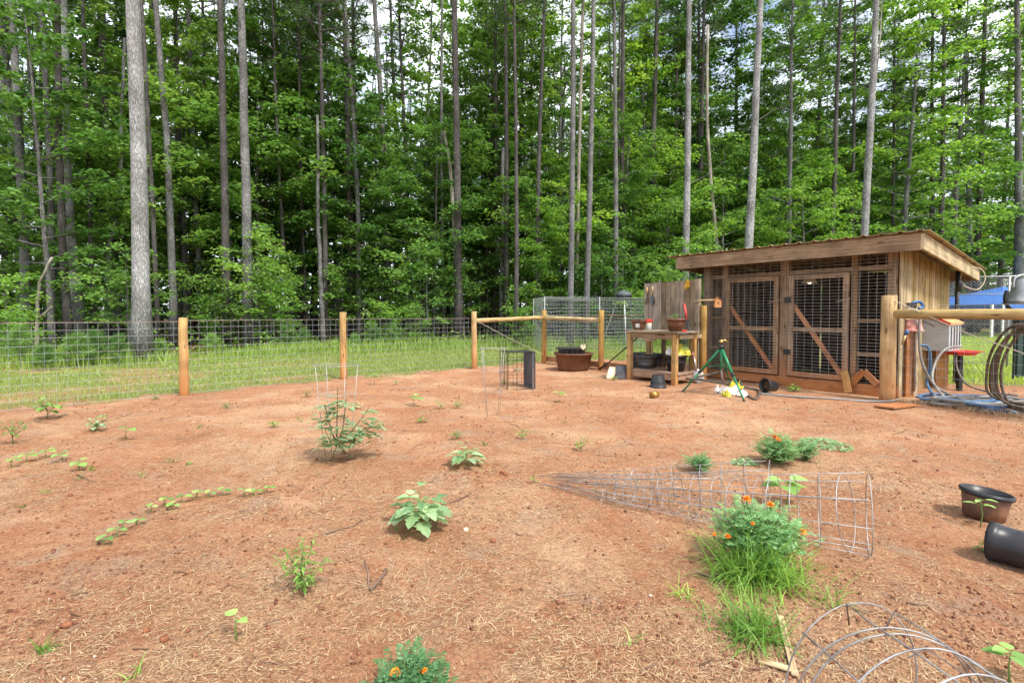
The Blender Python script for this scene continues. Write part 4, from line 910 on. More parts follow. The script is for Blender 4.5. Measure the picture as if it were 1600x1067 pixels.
t0 = on_screen(1075, 440); ys_ = MB(); rd = random.Random(4)
for i in range(4): ys_.tube(spline([t0+Vector((rd.uniform(-.06, .06), rd.uniform(-.02, .02), rd.uniform(-.16, .05))) for _ in range(6)], 4), .005, 5, caps=False)
tag(ys_.build('string_tangle', M['yellowrope'], None, True), 'tangle of orange-yellow string over the top of the plank screen', 'string')
# birdhouse on a stick
s0 = on_screen(1087, 471); s1 = AT(1117, 469, s0.y-.35); st = MB().tube([s0, s0.lerp(s1, .5)+Vector((0, 0, .01)), s1], [.018, .016, .014], 7).build('branch_stick', M['newboard'], None, True)
tag(st, 'pale stick jutting from the plank screen towards the shed', 'stick')
hc = AT(1121, 473, s1.y-.03); bh = thing('birdhouse', 'tiny orange-brown birdhouse hanging from the pale stick', 'birdhouse', hc); h_ = .055
b_ = MB(); f_ = [(-h_, -.085), (h_, -.085), (h_, .04), (0, .085), (-h_, .04)]
vs = [hc+Vector((x_, -.04, z_)) for x_, z_ in f_]+[hc+Vector((x_, .04, z_)) for x_, z_ in f_]
b_.add(vs, [(0, 1, 2, 3, 4), (9, 8, 7, 6, 5)]+[(i, i+5, (i+1) % 5+5, (i+1) % 5) for i in range(5)]).build('body', M['terracotta'], bh)
for s_ in (-1, 1): MB().beam(hc+Vector((0, 0, .095)), hc+Vector((s_*.072, 0, .036)), .10, .008, (0, 0, 1)).build('roof', M['redwood'], bh)
MB().lathe([(.014, 0), (.014, .003)], 10, T(hc+Vector((0, -.0445, .0))) @ Matrix.Rotation(PI/2, 4, 'X')).build('hole', M['blackmetal'], bh)
MB().tube([hc+Vector((0, 0, .09)), s1], .003, 4).build('loop', M['rope'], bh)
# pots and jars on the bench
def pot(name, label, c, r0, r1, h, m, cat='pot', Mx=None, soil=None, rim=.012, group=None, n=24, sx=1, sy=1, bands=()):
    c = Vector(c); e = thing(name, label, cat, c, group); Mx = Mx or T(c)
    prof = [(0, 0), (r0, 0)]+[(r0+(r1-r0)*z+d, h*z) for z, d in bands]+[(r1*.985, h*.86), (r1+rim, h*.87), (r1+rim*1.2, h), (r1-.004, h), (r1*.94, h*.6), (r0*.9, .02), (0, .02)]
    MB().lathe(prof, n, Mx, sx, sy).build('body', M[m], e, True)
    if soil: MB().lathe([(0, h*soil+.008), (r1*.5, h*soil+.012), (r0+(r1-r0)*soil-.008, h*soil), (0, h*soil-.01)], n, Mx, sx, sy).build('soil', M['soil'], e, True)
    return e
ZB = ZT+.015
def on_bench(px, b): h = HIT(px, 515, BP(0, b, 0), BW); a = (h-B0).dot(BU); return BP(a, b, ZB)
c = on_bench(998.5, .22); p1_ = thing('window_box', 'small dark flared planter box at left end of the bench', 'planter', c)
b_ = MB(); vs = []
for w_, d_, z_ in ((.075, .07, 0), (.115, .09, .16), (.135, .11, .162), (.135, .11, .20), (.12, .095, .20), (.07, .06, .03)):
    vs += [c+BU*w_*x_+BW*d_*y_+Vector((0, 0, z_)) for x_, y_ in ((-1, -1), (1, -1), (1, 1), (-1, 1))]
fs = [(3, 2, 1, 0), (20, 21, 22, 23)]
for i in range(5):
    for j in range(4): fs.append((i*4+j, i*4+(j+1) % 4, i*4+4+(j+1) % 4, i*4+4+j))
b_.add(vs, fs).build('body', M['brownplastic'], p1_)
MB().box(c+BW*-.088+BU*.03+Vector((0, 0, .09)), (.085, .006, .075), Matrix.Rotation(math.atan2(BU.y, BU.x), 3, 'Z')).build('paper_label', M['whitebag'], p1_)
c = on_bench(1014, .2); j_ = thing('jar', 'cream jar with scalloped red lid on the bench', 'jar', c)
MB().lathe([(0, 0), (.045, 0), (.048, .02), (.048, .14), (.04, .16), (0, .16)], 18, T(c)).build('body', M['cream'], j_, True)
MB().lathe([(0, .16), (.06, .16), (.068, .175), (.06, .21), (.05, .215), (0, .215)], 10, T(c)).build('lid', M['redplastic'], j_)
MB().lathe([(.0485, .02), (.0492, .03), (.0492, .08), (.0485, .09)], 18, T(c)).build('band', M['greysheet'], j_, True)
c = on_bench(1056, .12); bp_ = pot('flower_pot', 'wide brown plastic pot with small seedlings on the bench', c, .115, .17, .23, 'brownplastic', soil=.8)
BENCH_POT = c
c = on_bench(1069, -.02)+Vector((0, 0, 0)); b_ = MB()
for i in range(5): b_.lathe([(0, 0), (.012, .005), (.015, .02), (.006, .035), (0, .036)], 8, T(c+BU*(.016*(i-2))+BW*.01*math.sin(i*2)))
tag(b_.build('red_clip', M['redplastic'], None, True), 'small red plastic clip on the bench edge below the brown pot', 'clip')
# on and around the lower shelf
def on_shelf(px, b): h = HIT(px, 575, BP(0, b, 0), BW); return BP((h-B0).dot(BU), b, .221)
pot('barrel_planter', 'half-barrel style grey-brown planter on the lower shelf', on_shelf(1009, .36), .125, .185, .25, 'greyplastic', 'planter', bands=((.25, .004), (.27, .012), (.33, .012), (.35, .004)))
c = on_shelf(1056, .34); bk = pot('nursery_pot', 'big black nursery pot holding a yellow bag on the shelf', c, .15, .19, .31, 'blackplastic')
def crumple(c, sx, sy, sz, seed, lean=0.0):           # a slumped plastic sack
    rd = random.Random(seed); vs = []; nu, nv_ = 12, 7
    for j in range(nv_+1):
        t = j/nv_; zz = sz*t
        for i in range(nu):
            a = 2*PI*i/nu; f = (1-abs(t-.35)*.9)*(.78+.44*rd.random()); x_ = math.cos(a)*sx*f; y_ = math.sin(a)*sy*f
            vs.append(c+Vector((x_+lean*zz+rd.uniform(-.02, .02), y_, zz+rd.uniform(-.025, .025)+.05*math.cos(a*2)*t)))
    fs = []
    for j in range(nv_):
        for i in range(nu): fs.append((j*nu+i, j*nu+(i+1) % nu, (j+1)*nu+(i+1) % nu, (j+1)*nu+i))
    fs += [tuple(range(nu-1, -1, -1)), tuple(nv_*nu+i for i in range(nu))]
    return MB().add(vs, fs)
sk = thing('yellow_bag', 'crumpled yellow plastic bag stuffed in the big black pot', 'bag', c+Vector((0, 0, .2)))
crumple(c+Vector((.0, 0, .24)), .17, .12, .24, 3, .1).build('sack', M['yellow'], sk)
crumple(c+Vector((.13, -.03, .29)), .12, .09, .08, 5, .4).build('fold', M['yellow'], sk)
crumple(c+Vector((-.12, -.04, .30)), .07, .06, .11, 6, -.1).build('white_panel', M['whitebag'], sk)
c = BP(-.12, .75, 0)+Vector((0, 0, hz(BP(-.12, .75, 0)))); bn = thing('water_bin', 'dark square bin with a spigot behind the bench', 'bin', c)
b_ = MB(); vs = []; RM = Matrix.Rotation(math.atan2(BU.y, BU.x), 3, 'Z')
for w_, z_ in ((.25, 0), (.28, .40), (.30, .405), (.30, .46), (.27, .46), (.26, .44)):
    vs += [c+RM @ Vector((w_*x_*1.1, w_*y_*.85, z_)) for x_, y_ in ((-1, -1), (1, -1), (1, 1), (-1, 1))]
fs = [(3, 2, 1, 0), (20, 21, 22, 23)]
for i in range(5):
    for j in range(4): fs.append((i*4+j, i*4+(j+1) % 4, i*4+4+(j+1) % 4, i*4+4+j))
b_.add(vs, fs).build('body', M['blackplastic'], bn)
sg = c+RM @ Vector((-.12, -.25, .10)); MB().tube([sg, sg-BW*.05, sg-BW*.06+Vector((0, 0, -.04))], .014, 6).build('spigot', M['steel'], bn, True)
# upturned buckets, cream curved shingle, amber jar
p = GH(971, 592); pot('upturned_bucket', 'grey upturned bucket beside the bench left leg', p, .10, .14, .26, 'greyplastic', 'bucket', T(p+Vector((0, 0, .26))) @ Matrix.Rotation(PI, 4, 'X'))
b_ = MB(); vs = []; Yc = G(955, 593).y
for j in range(6):
    t_ = j/5; L_ = AT(946.5+6*t_**1.5, 592.5-20*t_, Yc+.16*t_); R_ = AT(957.5+9*t_**1.3, 594.5-21*t_, Yc+.02+.16*t_)
    for i in range(5): q_ = L_.lerp(R_, i/4); vs.append(q_+Vector((0, -.03*math.sin(PI*i/4)-.04*math.sin(PI*t_), 0)))
nv = len(vs); vs += [v+Vector((0, .012, 0)) for v in vs]; fs = []
for j in range(5):
    for i in range(4): q_ = j*5+i; fs += [(q_, q_+1, q_+6, q_+5), (nv+q_, nv+q_+5, nv+q_+6, nv+q_+1)]
for i in range(4): fs += [(i, nv+i, nv+i+1, i+1), (25+i, 26+i, nv+26+i, nv+25+i)]
for j in range(5): fs += [(j*5, j*5+5, nv+j*5+5, nv+j*5), (j*5+4, nv+j*5+4, nv+j*5+9, j*5+9)]
tag(b_.add(vs, fs).build('cream_panel', M['cream'], None, True), 'cream curved panel propped against the grey upturned bucket', 'panel')
p = GH(1028, 606); pot('upturned_pot', 'black upturned nursery pot on the clay before the bench', p, .10, .135, .22, 'blackplastic', 'pot', T(p+Vector((0, 0, .22))) @ Matrix.Rotation(PI, 4, 'X'))
p = GH(1022, 623); am = thing('amber_jar', 'small amber glass jar lying on the bare clay', 'jar', p); Mx = T(p+Vector((0, 0, .05))) @ RZ(.5) @ Matrix.Rotation(PI/2, 4, 'Y')
MB().lathe([(0, -.06), (.046, -.06), (.05, -.04), (.05, .04), (.04, .055), (.04, .075), (.034, .075), (.034, .05), (.04, .035), (0, -.05)], 16, Mx).build('body', M['glassamber'], am, True)
MB().lathe([(.0505, -.03), (.0512, -.02), (.0512, .01), (.0505, .02)], 16, Mx).build('paper_label', M['brass'], am, True)
# shovel leaning on the bench
f = GH(1092, 600); top = AT(1069, 475, f.y+.42); d = (top-f); sh = thing('shovel', 'long shovel with red-tipped dark handle leaning on the bench', 'shovel', f)
MB().tube([f+d*.80, f+d], .022, 8).build('red_grip', M['redpaint'], sh, True)
MB().tube([f+d*.38, f+d*.80], .018, 8).build('handle', M['blackmetal'], sh, True)
MB().tube([f+d*.34, f+d*.385], .026, 8).build('collar', M['pink'], sh, True)
MB().tube([f+d*.16, f+d*.345], .018, 8).build('socket', M['steel'], sh, True)
b_ = MB(); vs = []; dn = d.normalized(); sd = Vector((.92, -.35, 0)); nn = dn.cross(sd).normalized()
for t_, w_ in ((.21, .03), (.19, .105), (.13, .12), (.07, .11), (.03, .075), (.0, .01)):
    for s_ in (-1, -.5, 0, .5, 1): vs.append(f+dn*(t_*1.35)+sd*w_*s_+nn*(.03*(s_*s_)))
nv = len(vs); vs += [v+nn*.004 for v in vs]; fs = []
for i in range(5):
    for j in range(4): q_ = i*5+j; fs += [(q_, q_+1, q_+6, q_+5), (nv+q_, nv+q_+5, nv+q_+6, nv+q_+1)]
b_.add(vs, fs).build('blade', M['steel'], sh, True)
# rake leaning from the post to the bench
f = GH(937, 578); top = BP(.05, .35, ZT-.05); rk = thing('garden_tool', 'black long-handled tool leaning behind the bench left leg', 'tool', f)
MB().tube([f+Vector((0, 0, .03)), f.lerp(top, .2)], [.026, .017], 7).build('socket', M['blackmetal'], rk, True); MB().tube([f.lerp(top, .2), top, top+(top-f)*.12], .014, 7).build('handle', M['blackmetal'], rk, True)
# round tub with a tray
c = GH(896, 577); tb_ = thing('round_tub', 'wide rusty-brown rubber tub by the rail fence', 'tub', c)
MB().lathe([(0, 0), (.34, 0), (.37, .06), (.425, .36), (.455, .365), (.46, .40), (.44, .405), (.42, .38), (.36, .05), (0, .04)], 32, T(c)).build('body', M['tub'], tb_, True)
MB().lathe([(0, .33), (.2, .335), (.405, .33), (0, .30)], 24, T(c)).build('water', M['blackplastic'], tb_, True)
c2 = c+Vector((-.06, -.02, .34)); ty = thing('plastic_tray', 'black rectangular tray resting in the rusty round tub', 'tray', c2); b_ = MB(); vs = []
for w_, d_, z_ in ((.26, .17, 0), (.30, .20, .15), (.335, .23, .155), (.335, .23, .185), (.30, .20, .185), (.25, .16, .02)):
    vs += [c2+Vector((w_*x_, d_*y_, z_)) for x_, y_ in ((-1, -1), (1, -1), (1, 1), (-1, 1))]
fs = [(3, 2, 1, 0), (20, 21, 22, 23)]
for i in range(5):
    for j in range(4): fs.append((i*4+j, i*4+(j+1) % 4, i*4+4+(j+1) % 4, i*4+4+j))
b_.add(vs, fs).build('body', M['blackplastic'], ty)
for x_ in (-.24, -.12, 0, .12, .24): MB().box(c2+Vector((x_, -.2, .08)), (.02, .03, .14)).build('rib', M['blackplastic'], ty)
tag(crumple(c2+Vector((.25, -.21, .175)), .06, .04, .035, 8).build('sponge', M['cream']), 'pale yellow sponge on the rim of the black tray', 'sponge')
# wire dog crate tipped on its end
c = GH(808, 604); cr = thing('dog_crate', 'black wire dog crate standing on end in the garden', 'crate', c); ang = .30
Rm = Matrix.Rotation(ang, 3, 'Z'); CP = lambda x_, y_, z_: c+Rm @ Vector((x_, y_, z_)); hw, hd, hh = .25, .24, .64
for nm, (o_, u_, v_, lu, lv_) in {'front_panel': ((-hw, -hd, 0), (1, 0, 0), (0, 0, 1), 2*hw, hh), 'rear_panel': ((-hw, hd, 0), (1, 0, 0), (0, 0, 1), 2*hw, hh), 'left_panel': ((-hw, -hd, 0), (0, 1, 0), (0, 0, 1), 2*hd, hh), 'top_panel': ((-hw, -hd, hh), (1, 0, 0), (0, 1, 0), 2*hw, 2*hd)}.items():
    b_ = MB(); o_, u_, v_ = Vector(o_), Vector(u_), Vector(v_)
    for i in range(7 if nm != 'front_panel' else 4): k_ = 6 if nm != 'front_panel' else 3; q_ = o_+u_*lu*i/k_; b_.tube([CP(*q_), CP(*(q_+v_*lv_))], .003 if 0 < i < k_ else .006, 4)
    for i in range(6): q_ = o_+v_*lv_*i/5; b_.tube([CP(*q_), CP(*(q_+u_*lu))], .003 if 0 < i < 5 else .006, 4)
    b_.build(nm, M['blackmetal'], cr)
b_ = MB(); tv = []
for w_, d_, dx_ in ((hd-.01, hh/2-.01, 0), (hd+.005, hh/2, -.06), (hd-.005, hh/2-.012, -.06), (hd-.02, hh/2-.025, -.008)): tv += [CP(hw+.012+dx_, w_*y_, hh/2+d_*z_) for y_, z_ in ((-1, -1), (1, -1), (1, 1), (-1, 1))]
fs = [(0, 1, 2, 3), (15, 14, 13, 12)]
for i in range(3):
    for j in range(4): fs.append((i*4+j, i*4+4+j, i*4+4+(j+1) % 4, i*4+(j+1) % 4))
b_.add(tv, fs).build('tray', M['greyplastic'], cr)
for z_ in (.16, .32, .48): MB().tube([CP(hw+.02, -hd, z_), CP(hw+.02, hd, z_)], .005, 4).build('outer_wire', M['redpaint'], cr)
tag(MB().box(CP(.02, .0, .30), (.13, .07, .065), Rm.to_3x3()).build('wood_block', M['newboard']), 'pale wood block wedged inside the dog crate', 'block')
# sprinkler tripod, hose, torn bag
f1, f2, f3 = GH(1066, 613), GH(1163, 629), GH(1140, 600); ap_ = AT(1127, 543, (f1.y+f2.y)/2+.1); tp = thing('sprinkler_tripod', 'green sprinkler tripod standing before the shed', 'tripod', f2)
for ft in (f1, f2, f3):
    k1 = ap_.lerp(ft, .52); lg = MB().tube([ap_, k1], .021, 8).tube([k1, ft], .014, 8).build('leg', M['green'], tp, True)
    MB().tube([k1-(k1-ap_).normalized()*.03, k1+(k1-ap_).normalized()*.03], .027, 8).build('clamp', M['blackmetal'], lg, True); MB().tube([ft+(ap_-ft)*.03, ft], .017, 6).build('foot', M['blackmetal'], lg, True)
hub = ap_+Vector((0, 0, -.36)); MB().tube([ap_+Vector((0, 0, .03)), hub], .016, 8).build('centre_pipe', M['green'], tp, True)
for ft in (f1, f2, f3): MB().tube([hub+Vector((0, 0, .08)), ap_.lerp(ft, .42)], .008, 6).build('strut', M['green'], tp, True)
MB().lathe([(0, -.02), (.045, -.02), (.05, .02), (.03, .04), (0, .04)], 12, T(ap_)).build('collar', M['blackmetal'], tp, True)
MB().lathe([(.012, .04), (.014, .08), (.03, .085), (.03, .10), (.01, .11), (0, .14)], 10, T(ap_)).tube([ap_+Vector((-.04, 0, .10)), ap_+Vector((.05, -.02, .12)), ap_+Vector((.09, -.02, .09))], .010, 6).build('sprinkler_head', M['brass'], tp, True)
def hosething(label, pts, r, m, k=8, name='garden_hose', n=8):
    pp = spline(pts, k); e = MB().tube(pp, r, n).build(name, M[m], None, True); tag(e, label, 'hose'); return e
def Z(p, z): return Vector((p.x, p.y, hz(p)+z))
hosething('dark hose looping from the tripod along the foot of the shed', [hub, hub+Vector((.05, -.02, -.2)), Z(f3, .1)+Vector((.1, -.1, 0)), Z(G(1165, 618), .02), Z(G(1180, 627), .02), Z(G(1186, 618), .02), Z(G(1175, 611), .03), ap_.lerp(f1, .72)+Vector((.05, -.03, .02)), ap_.lerp(f1, .74)+Vector((-.02, .05, .03)), ap_.lerp(f3, .6)], .019, 'hoseblack')
hosething('thin grey hose lying on the clay along the shed front', [Z(G(1185, 618), .015), Z(G(1230, 622), .014), Z(G(1300, 626.5), .014), Z(G(1345, 628.5), .014), Z(G(1385, 629.5), .014), Z(G(1404, 626), .014)], .015, 'hosegrey')
sk = thing('torn_seed_bag', 'torn white and yellow bag lying under the tripod', 'bag', GH(1140, 622)); rd = random.Random(12)
for (px, py, sx, sy, sz, m_, nm, sd) in ((1126, 616, .11, .07, .07, 'whitebag', 'white_flap', 1), (1142, 618, .14, .09, .10, 'whitebag', 'sack', 2), (1148, 613, .12, .06, .13, 'yellow', 'yellow_print', 3), (1160, 622, .08, .06, .09, 'whitebag', 'torn_corner', 4), (1136, 622, .07, .05, .06, 'yellow', 'yellow_fold', 5)):
    crumple(GH(px, py), sx, sy, sz, sd+30, rd.uniform(-.5, .5)).build(nm, M[m_], sk)
p = GH(1205, 615); pm = T(p+Vector((.06, .0, .105))) @ RZ(math.radians(-165)) @ Matrix.Rotation(math.radians(82), 4, 'Y')
pot('tipped_pot', 'small black pot tipped on its side before the shed doors', p, .078, .105, .21, 'blackplastic', 'pot', pm, soil=.75)
bp0, bp1 = G(1379, 641), G(1424, 636); tag(MB().beam(Z(bp0, .03)+Vector((0, -.02, 0)), Z(bp1, .02)+Vector((0, .05, 0)), .24, .022, (0, .05, 1)).build('flat_board', M['redwood']), 'flat reddish board lying on the clay below the corner post', 'board')
# ------------------------------------------------------------------ behind the right fence
def fp_(t, off, z=0): q_ = PR+RD*t+_rn*off; return Vector((q_.x, q_.y, hz(q_)+z))
c = Vector((AT(1423, 600, 7.55).x, 7.55, 0)); c.z = hz(c); fa = thing('faucet_post', 'wooden tap post behind the wire right of the shed corner', 'post', c); zt_ = 1.3-(517-490)/FPX*7.55
MB().beam(c+Vector((-.05, 0, -.05)), c+Vector((-.05, 0, zt_)), .13, .10, (0, 1, 0)).build('timber', M['redwood'], fa); MB().beam(c+Vector((.05, .02, -.05)), c+Vector((.05, .02, zt_-.1)), .07, .09, (0, 1, 0)).build('pale_timber', M['newboard'], fa)
MB().tube([c+Vector((0, -.07, .1)), c+Vector((0, -.07, zt_+.35))], .014, 7).build('standpipe', M['steel'], fa, True)
kp = c+Vector((0, -.07, zt_+.37)); MB().tube(spline([kp+Vector((-.09, 0, .03)), kp+Vector((-.03, 0, .07)), kp+Vector((.06, 0, .07)), kp+Vector((.1, 0, .0)), kp+Vector((.03, 0, -.03))], 4), .022, 8).build('tap_handle', M['bluemetal'], fa, True)
MB().box(kp+Vector((-.08, -.01, .02)), (.12, .05, .08)).build('timer_box', M['blackplastic'], fa)
pot('pink_pot', 'faded pink upturned pot capping the tap post', c+Vector((.03, .02, zt_)), .085, .125, .18, 'pink', 'pot', T(c+Vector((.03, .02, zt_+.17))) @ Matrix.Rotation(PI, 4, 'X'))
nz = AT(1415, 525, 7.35); nzt = thing('hose_nozzle', 'blue spray nozzle hanging on the wire by the pink pot', 'nozzle', nz)
MB().tube([nz+Vector((.03, 0, .09)), nz+Vector((0, 0, .02))], [.02, .026], 8).build('grip', M['bluemetal'], nzt, True); MB().tube([nz+Vector((0, 0, .02)), nz+Vector((-.05, 0, -.13))], [.018, .013], 8).build('barrel', M['brass'], nzt, True)
# grey feeder box
Yf = 8.6; q0 = AT(1433, 540, Yf-.25); q1 = AT(1482, 551, Yf-.55); q2 = AT(1501, 546, Yf)
fb = thing('feeder_box', 'grey metal box with red-edged orange lid behind the wire', 'box', Vector((q1.x, q1.y, 0)))
ue = (q1-q0); ue.z = 0; we = (q2-q1); we.z = 0; zl0 = 1.3-(548-490)/FPX*8.2; zh0 = 1.3+3/FPX*8.3; zh1 = 1.3-(508-490)/FPX*8.1
o_ = Vector((q0.x, q0.y, 0)); FBp = lambda u_, w_, z_: o_+ue*u_+we*w_+Vector((0, 0, z_))
vs = [FBp(0, 0, zl0), FBp(1, 0, zl0), FBp(1, 1, zl0), FBp(0, 1, zl0), FBp(0, 0, zh0), FBp(1, 0, zh1), FBp(1, 1, zh1), FBp(0, 1, zh0)]
fs6 = [(3, 2, 1, 0), (4, 5, 6, 7), (0, 1, 5, 4), (1, 2, 6, 5), (2, 3, 7, 6), (3, 0, 4, 7)]
MB().add(vs, fs6).build('body', M['greysheet'], fb)
lz = .006; vs = [FBp(u_, w_, z_+d_) for d_ in (lz, .045) for u_, w_, z_ in ((-.04, -.03, zh0+.004), (1.05, -.03, zh1-.004), (1.05, 1.08, zh1-.004), (-.04, 1.08, zh0+.004))]
MB().add(vs, fs6).build('lid', M['orangewood'], fb)
MB().beam(FBp(-.05, -.055, zh0+.026), FBp(1.06, -.055, zh1+.018), .012, .045).build('lid_edge', M['redplastic'], fb)
for i in range(4): MB().tube([FBp(1.015, .15+.23*i, zl0+.02), FBp(1.015, .15+.23*i, zh1-.02)], .008, 5).build('front_bar', M['darkgreen'], fb)
for i in range(7): MB().lathe([(.011, 0), (.011, .004)], 8, T(FBp(.12+.07*i, -.012, (zh0-.12)+(zh1-zh0)*(.12+.07*i))) @ Matrix.Rotation(PI/2, 4, 'X')).build('vent_hole', M['blackmetal'], fb)
MB().beam(FBp(.45, .5, -.05), FBp(.45, .5, zl0-.003), .22, .20, (0, 1, 0)).build('stand', M['benchleg'], fb)
c = AT(1502, 549, 8.2); rt = thing('red_tray', 'red shallow tray sticking out under the grey box', 'tray', c)
b_ = MB(); vs = []
for w_, d_, z_ in ((.14, .1, -.06), (.20, .14, .0), (.24, .17, .0), (.24, .17, .012), (.19, .13, .01), (.13, .1, -.045)): vs += [c+Vector((w_*x_, d_*y_, z_)) for x_, y_ in ((-1, -1), (1, -1), (1, 1), (-1, 1))]
fs = [(3, 2, 1, 0), (20, 21, 22, 23)]
for i in range(5):
    for j in range(4): fs.append((i*4+j, i*4+(j+1) % 4, i*4+4+(j+1) % 4, i*4+4+j))
b_.add(vs, fs).build('pan', M['redplastic'], rt); MB().beam(c+Vector((-.02, 0, -c.z)), c+Vector((-.02, 0, -.072)), .06, .06, (0, 1, 0)).build('leg', M['blackmetal'], rt)
# hoses: pile on the ground and a bundle hung on the rail
def coil(c, rx, ry, turns, seed, z0, rise=.012):
    rd = random.Random(seed); pts = []
    for i in range(int(turns*10)):
        a = 2*PI*i/10; f = 1+rd.uniform(-.16, .16); pts.append(Vector((c.x+math.cos(a)*rx*f, c.y+math.sin(a)*ry*f, hz(c)+z0+rise*i/5*rd.uniform(.6, 1.2))))
    return pts
cp = fp_(.62, .62)
hosething('blue hose heaped in loose coils behind the wire', coil(cp, .50, .30, 4.2, 1, .02), .016, 'hoseblue', 4)
hosething('second blue hose coil lying right of the heaped coils', coil(fp_(1.15, .62), .50, .30, 4.2, 2, .02), .016, 'hoseblue', 4)
hosething('grey hose coiled loosely on top of the blue coils', coil(fp_(.85, .60), .58, .26, 3.3, 3, .05), .017, 'hosegrey', 4)
hosething('dark hose loop crossing the blue coils', coil(fp_(.95, .62), .66, .30, 1.6, 4, .08), .015, 'hoseblack', 4)
hosething('green-grey hose hanging from the tap down to the pile', [kp+Vector((.03, -.03, -.04)), c0 := Vector((kp.x+.02, kp.y-.05, .8)), Vector((kp.x+.10, kp.y-.06, .45)), Vector((kp.x+.35, kp.y-.02, .15)), Z(cp+Vector((0, -.25, 0)), .06), Z(cp+Vector((.5, -.2, 0)), .05)], .018, 'hosegrey')
hosething('blue hose hanging from the tap post spout', [Vector((kp.x+.02, kp.y-.05, .82)), Vector((kp.x+.16, kp.y-.05, .78)), Vector((kp.x+.22, kp.y-.02, .5)), Vector((kp.x+.2, kp.y, .2)), Z(cp+Vector((-.35, -.1, 0)), .05)], .019, 'hoseblue')
hosething('grey hose arching over the red tray', [Z(cp+Vector((-.1, .1, 0)), .06), AT(1457, 595, 7.7), AT(1462, 565, 7.9), AT(1478, 545, 7.95), AT(1502, 541, 8.05)], .020, 'hosegrey')
hosething('dark hose curving from the red tray to the pile', [AT(1494, 553, 8.1), AT(1495, 575, 8.0), AT(1510, 600, 7.8), AT(1545, 612, 7.6), AT(1590, 618, 7.4)], .016, 'hoseblack')
hb = thing('hose_bundle', 'thick bundle of brown hose hung in a long loop on the rail', 'hose', fp_(1.2, .2)); rd = random.Random(9)
for i in range(5):
    o_ = rd.uniform(-.06, .06); zz = zr-.12+rd.uniform(-.05, .05); lw = (-.03, .0, .025, .085, .11)[i]
    MB().tube(spline([fp_(2.1, .22+o_, zz-.03), fp_(1.62-lw, .22+o_, zz), fp_(1.36-lw, .20+o_, zz-.06), fp_(1.20-lw, .2+o_, zz-.35), fp_(1.15-lw, .2+o_, .50), fp_(1.20-lw, .2+o_, .22), fp_(1.34-lw*.6+.05*i, .22+o_, .07+i*.02), fp_(2.0, .25+o_*4, .05+i*.012)], 7), .016, 8).build('hose_turn', M['hosebrown'], hb, True)
# bell on its post
c = GH(1590, 592); be = thing('yard_bell', 'grey cast bell on dark posts at the right picture edge', 'bell', c); sc_ = c.y/FPX; zp = 1.3+.02; bc = AT(1601, 458, c.y)
for dx_ in (-.02, .16): MB().beam(c+Vector((dx_, dx_*.3, -.05)), c+Vector((dx_, dx_*.3, zp)), .10, .10, (0, 1, 0)).build('post', M['darkgreen'], be)
rb_ = 26*sc_; MB().lathe([(0, .30), (.05, .30), (.11, .27), (.16, .18), (.19, .05), (.24, -.08), (.29, -.14), (.275, -.14), (.2, -.02), (.1, .2), (0, .24)], 28, T(bc+Vector((0, 0, -.05))) @ Matrix.Scale(rb_/.29, 4)).build('bell_body', M['bell'], be, True)
MB().tube(spline([bc+Vector((-rb_*1.05, 0, .05)), bc+Vector((-rb_*1.15, 0, -.12)), bc+Vector((-rb_*.9, 0, -.30)), bc+Vector((-rb_*.3, 0, -.36)), bc+Vector((rb_*.4, 0, -.36)), bc+Vector((rb_*1.1, 0, -.15)), bc+Vector((rb_*1.05, 0, .05))], 5), .035, 8).build('yoke', M['blackmetal'], be, True)
MB().tube(spline([bc+Vector((-rb_*.7, 0, .1)), bc+Vector((-rb_*.6, 0, .3)), bc+Vector((0, 0, .36)), bc+Vector((rb_*.6, 0, .3)), bc+Vector((rb_*.7, 0, .1))], 5), .022, 8).build('hanger', M['bell'], be, True)
MB().beam(Vector((bc.x-.05, bc.y, zp-.01)), Vector((bc.x-.05, bc.y, bc.z-.36)), .12, .12, (0, 1, 0)).build('pedestal', M['blackmetal'], be)
# dark pole with hook and cord behind the shed
c = GH(1492, 600); pl = thing('hook_pole', 'thin black pole with a cord loop behind the shed wall', 'pole', c)
MB().tube([c, c+Vector((0, 0, 2.05))], .032, 8).build('shaft', M['blackmetal'], pl, True); MB().tube(spline([c+Vector((.03, 0, 1.85)), c+Vector((.12, 0, 2.1)), c+Vector((.42, 0, 2.1)), c+Vector((.5, 0, 1.9)), c+Vector((.35, 0, 1.72)), c+Vector((.05, 0, 1.82))], 5), .009, 6).build('cord_loop', M['rope'], pl, True)
MB().tube([c+Vector((0, 0, 1.7)), c+Vector((.02, -.02, 1.8)), c+Vector((0, 0, 1.95))], [.04, .055, .03], 7).build('clamp', M['blackmetal'], pl, True)
